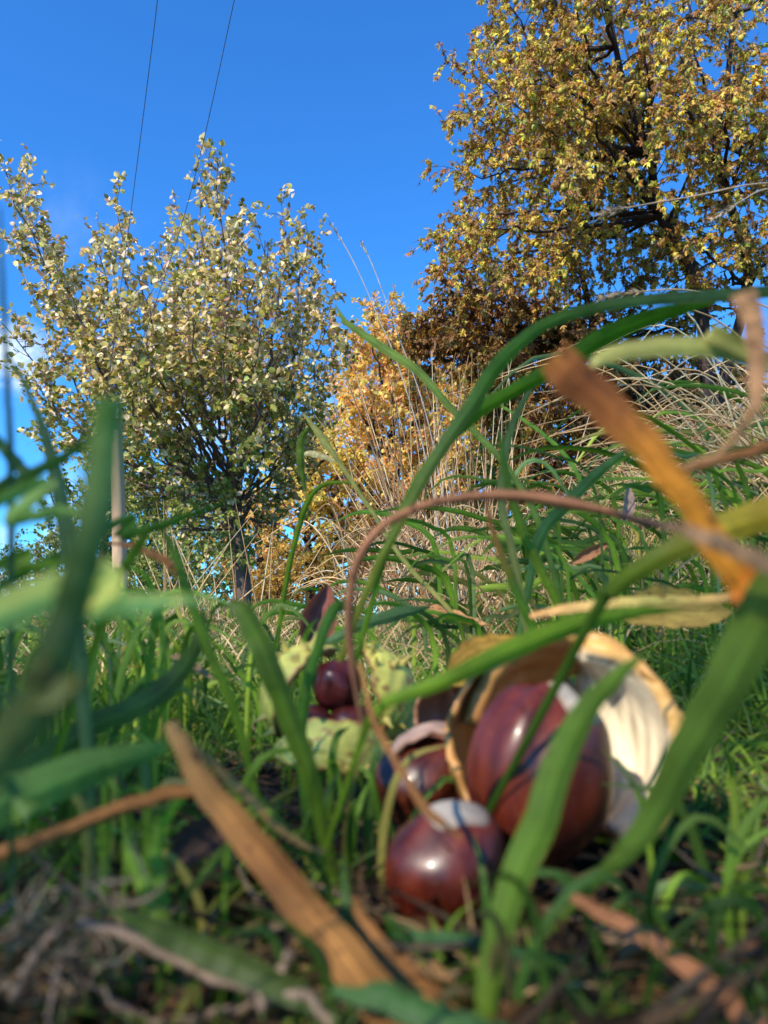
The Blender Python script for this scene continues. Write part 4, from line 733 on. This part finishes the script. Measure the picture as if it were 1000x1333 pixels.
# large open husk round the biggest conker
hc = P(742, 978, .178); hk = empty('open_husk', P(742, 1130, .178), 'large open orange-brown husk with cream lining, around the largest conker', 'husk')
ho = np.array(hk.location)
valve(hc + np.array((-.0005, -.001, .001)), .0245, (.05, .02, .99), (.90, .44, -.10), .80, th=.15, outer=(.52, .25, .04), inner=(.84, .70, .47), rim=(.60, .32, .08), spines=0, seed=3, parent=hk, off=ho, rz=.98, streak=True, ragged=.05, lat=(-.33, .45), flare=.06, label='cream-lined right half of the husk')
valve(hc + np.array((-.002, .003, .001)), .0262, (.1, .3, 1), (-.55, .83, .1), 1.0, th=.10, outer=(.36, .18, .04), inner=(.34, .16, .05), rim=(.46, .22, .06), spines=0, seed=5, parent=hk, off=ho, rz=.98, ragged=.08)
valve(hc + np.array((0, 0, .0005)), .0270, (.9, -.3, -.1), (-.05, .55, 1), .46, th=.14, outer=(.45, .22, .05), inner=(.30, .13, .04), rim=(.50, .26, .07), spines=0, seed=7, parent=hk, off=ho, rz=.95, ragged=.12)
# yellow-green open husk behind
yc = P(440, 940, .25); yk = empty('open_husk', P(440, 1030, .25), 'split yellow-green spiny husk holding three small conkers', 'husk'); yo = np.array(yk.location)
valve(P(406, 905, .256), .0172, (.62, .1, 1), (-.72, -.55, .42), .50, th=.2, outer=(.70, .60, .10), inner=(.50, .24, .09), rim=(.36, .14, .04), blotch=.42, spines=9, seed=11, parent=yk, off=yo, ragged=.08, label='left upright half of the yellow husk')
valve(P(478, 905, .256), .0168, (-.22, .1, 1), (.62, -.68, .25), .54, th=.2, outer=(.68, .60, .10), inner=(.45, .24, .1), rim=(.30, .12, .035), spines=10, seed=12, parent=yk, off=yo, ragged=.08, label='right upright half of the yellow husk with brown spots', blotch=.5)
valve(P(432, 990, .245), .0190, (1, .1, -.12), (.0, -.72, .35), .46, th=.18, outer=(.58, .52, .09), inner=(.4, .2, .08), rim=(.32, .11, .035), blotch=.4, spines=8, seed=13, parent=yk, off=yo, ragged=.06, label='lowest piece of the yellow husk')
valve(P(516, 945, .26), .014, (.3, .2, 1), (.5, -.7, .3), .55, th=.18, outer=(.42, .36, .08), inner=(.4, .2, .08), rim=(.25, .10, .04), spines=8, seed=14, parent=yk, off=yo, ragged=.06)
# brown husk fragments
fk_ = empty('husk_fragment', P(590, 960, .21), 'curled red-brown husk fragment between yellow husk and largest conker', 'husk fragment')
valve(P(592, 935, .215), .0115, (-.45, .1, 1), (-.5, .7, .1), .85, th=.1, outer=(.30, .12, .05), inner=(.22, .08, .035), rim=(.4, .18, .08), spines=2, seed=15, parent=fk_, off=np.array(fk_.location), ragged=.12)
valve(P(600, 925, .225), .012, (-.6, .1, .9), (.5, .7, .1), .8, th=.1, outer=(.34, .15, .06), inner=(.25, .09, .04), rim=(.42, .2, .09), spines=0, seed=16, parent=fk_, off=np.array(fk_.location), ragged=.15)
ff = empty('husk_fragment', P(575, 990, .2), 'smooth tan husk flap lying on top of the half-hidden conker', 'husk fragment')
valve(P(568, 1018, .2), .0150, (1, .1, -.12), (.1, .1, 1), .55, th=.1, outer=(.40, .25, .17), inner=(.35, .2, .1), rim=(.36, .2, .13), spines=0, seed=17, parent=ff, off=np.array(ff.location), ragged=.1, rz=.95, lat=(-.40, .42))

# dead leaves
def dead_leaf(label, c, axis, nrml, L, W, col, curl=.5, seed=0, name='dead_leaf'):
    rg = np.random.default_rng(seed); B_ = frame(axis, nrml); nu, nv = 15, 26; t = np.linspace(0, 1, nv); s = np.linspace(-1, 1, nu); tt_, ss = np.meshgrid(t, s, indexing='ij')
    wv = W * np.sin(np.pi * np.clip(tt_, .015, .985) ** .8) ** .75 * (1 + .05 * np.sin(tt_ * 42) * np.abs(ss)); x = wv * np.sin(ss * curl) / curl * .5; z = wv * (1 - np.cos(ss * curl)) / curl * .9 + .05 * L * np.sin(tt_ * 4 + 1) + .012 * L * np.sin(tt_ * 26 + ss * 4) * np.abs(ss)
    V = np.stack([x, z, (tt_ - .5) * L], -1).reshape(-1, 3) @ B_.T + np.array(c)
    i_ = np.arange(nv - 1)[:, None] * nu + np.arange(nu - 1)[None]; F = np.stack([i_, i_ + nu, i_ + nu + 1, i_ + 1], -1).reshape(-1, 4)
    vein = (np.abs(ss) < .08) | (np.abs(np.sin((tt_ * 9 - np.abs(ss) * 1.6) * math.pi)) < .16); C = np.array(col) * np.where(vein, .72, 1)[..., None]
    U = np.stack([ss * .5 + .5, tt_], -1).reshape(-1, 2)
    o = link(name, mesh(name, V, F, C.reshape(-1, 3), U, (M_dry,)), label=label, cat='dead leaf'); recenter(o, c)
    return o
dead_leaf('curled dark red leaf standing upright behind the yellow husk', P(414, 803, .34), (.32, .1, 1), (.25, -1, .1), .030, .018, (.22, .07, .05), .9, 1)
dead_leaf('orange-tan leaf lying in the grass behind the yellow husk', P(585, 806, .5), (1, .1, -.06), (0, -.5, 1), .055, .018, (.5, .25, .1), .5, 2)
dead_leaf('ochre leaf folded behind the rim of the large open husk', P(640, 862, .23), (.8, .1, .45), (-.2, -.8, .6), .030, .016, (.5, .28, .05), .7, 3)
dead_leaf('yellow-brown leaf under the straw-coloured blade at the right', P(880, 800, .26), (1, .2, .1), (0, -.8, .5), .045, .018, (.36, .24, .05), .6, 4)
dead_leaf('small brown leaf tip low in the left turf', P(250, 870, .3), (.9, .3, -.4), (0, -.5, 1), .02, .007, (.4, .26, .12), .6, 5)
dead_leaf('brown crumpled leaf hidden in the soil beside the bright shoots', P(268, 1100, .155), (.5, .6, .35), (0, -.8, .6), .018, .010, (.09, .05, .03), .9, 6)
dead_leaf('pale pink-brown leaf scrap on the bank behind the seed stalk', P(815, 655, .5), (.3, .1, 1), (.4, -1, .2), .028, .010, (.42, .27, .2), .9, 7)
dead_leaf('rusty leaf scrap among the grass right of the seed stalk', P(770, 720, .5), (.9, .1, .5), (.2, -1, .3), .030, .009, (.36, .16, .07), .9, 8)
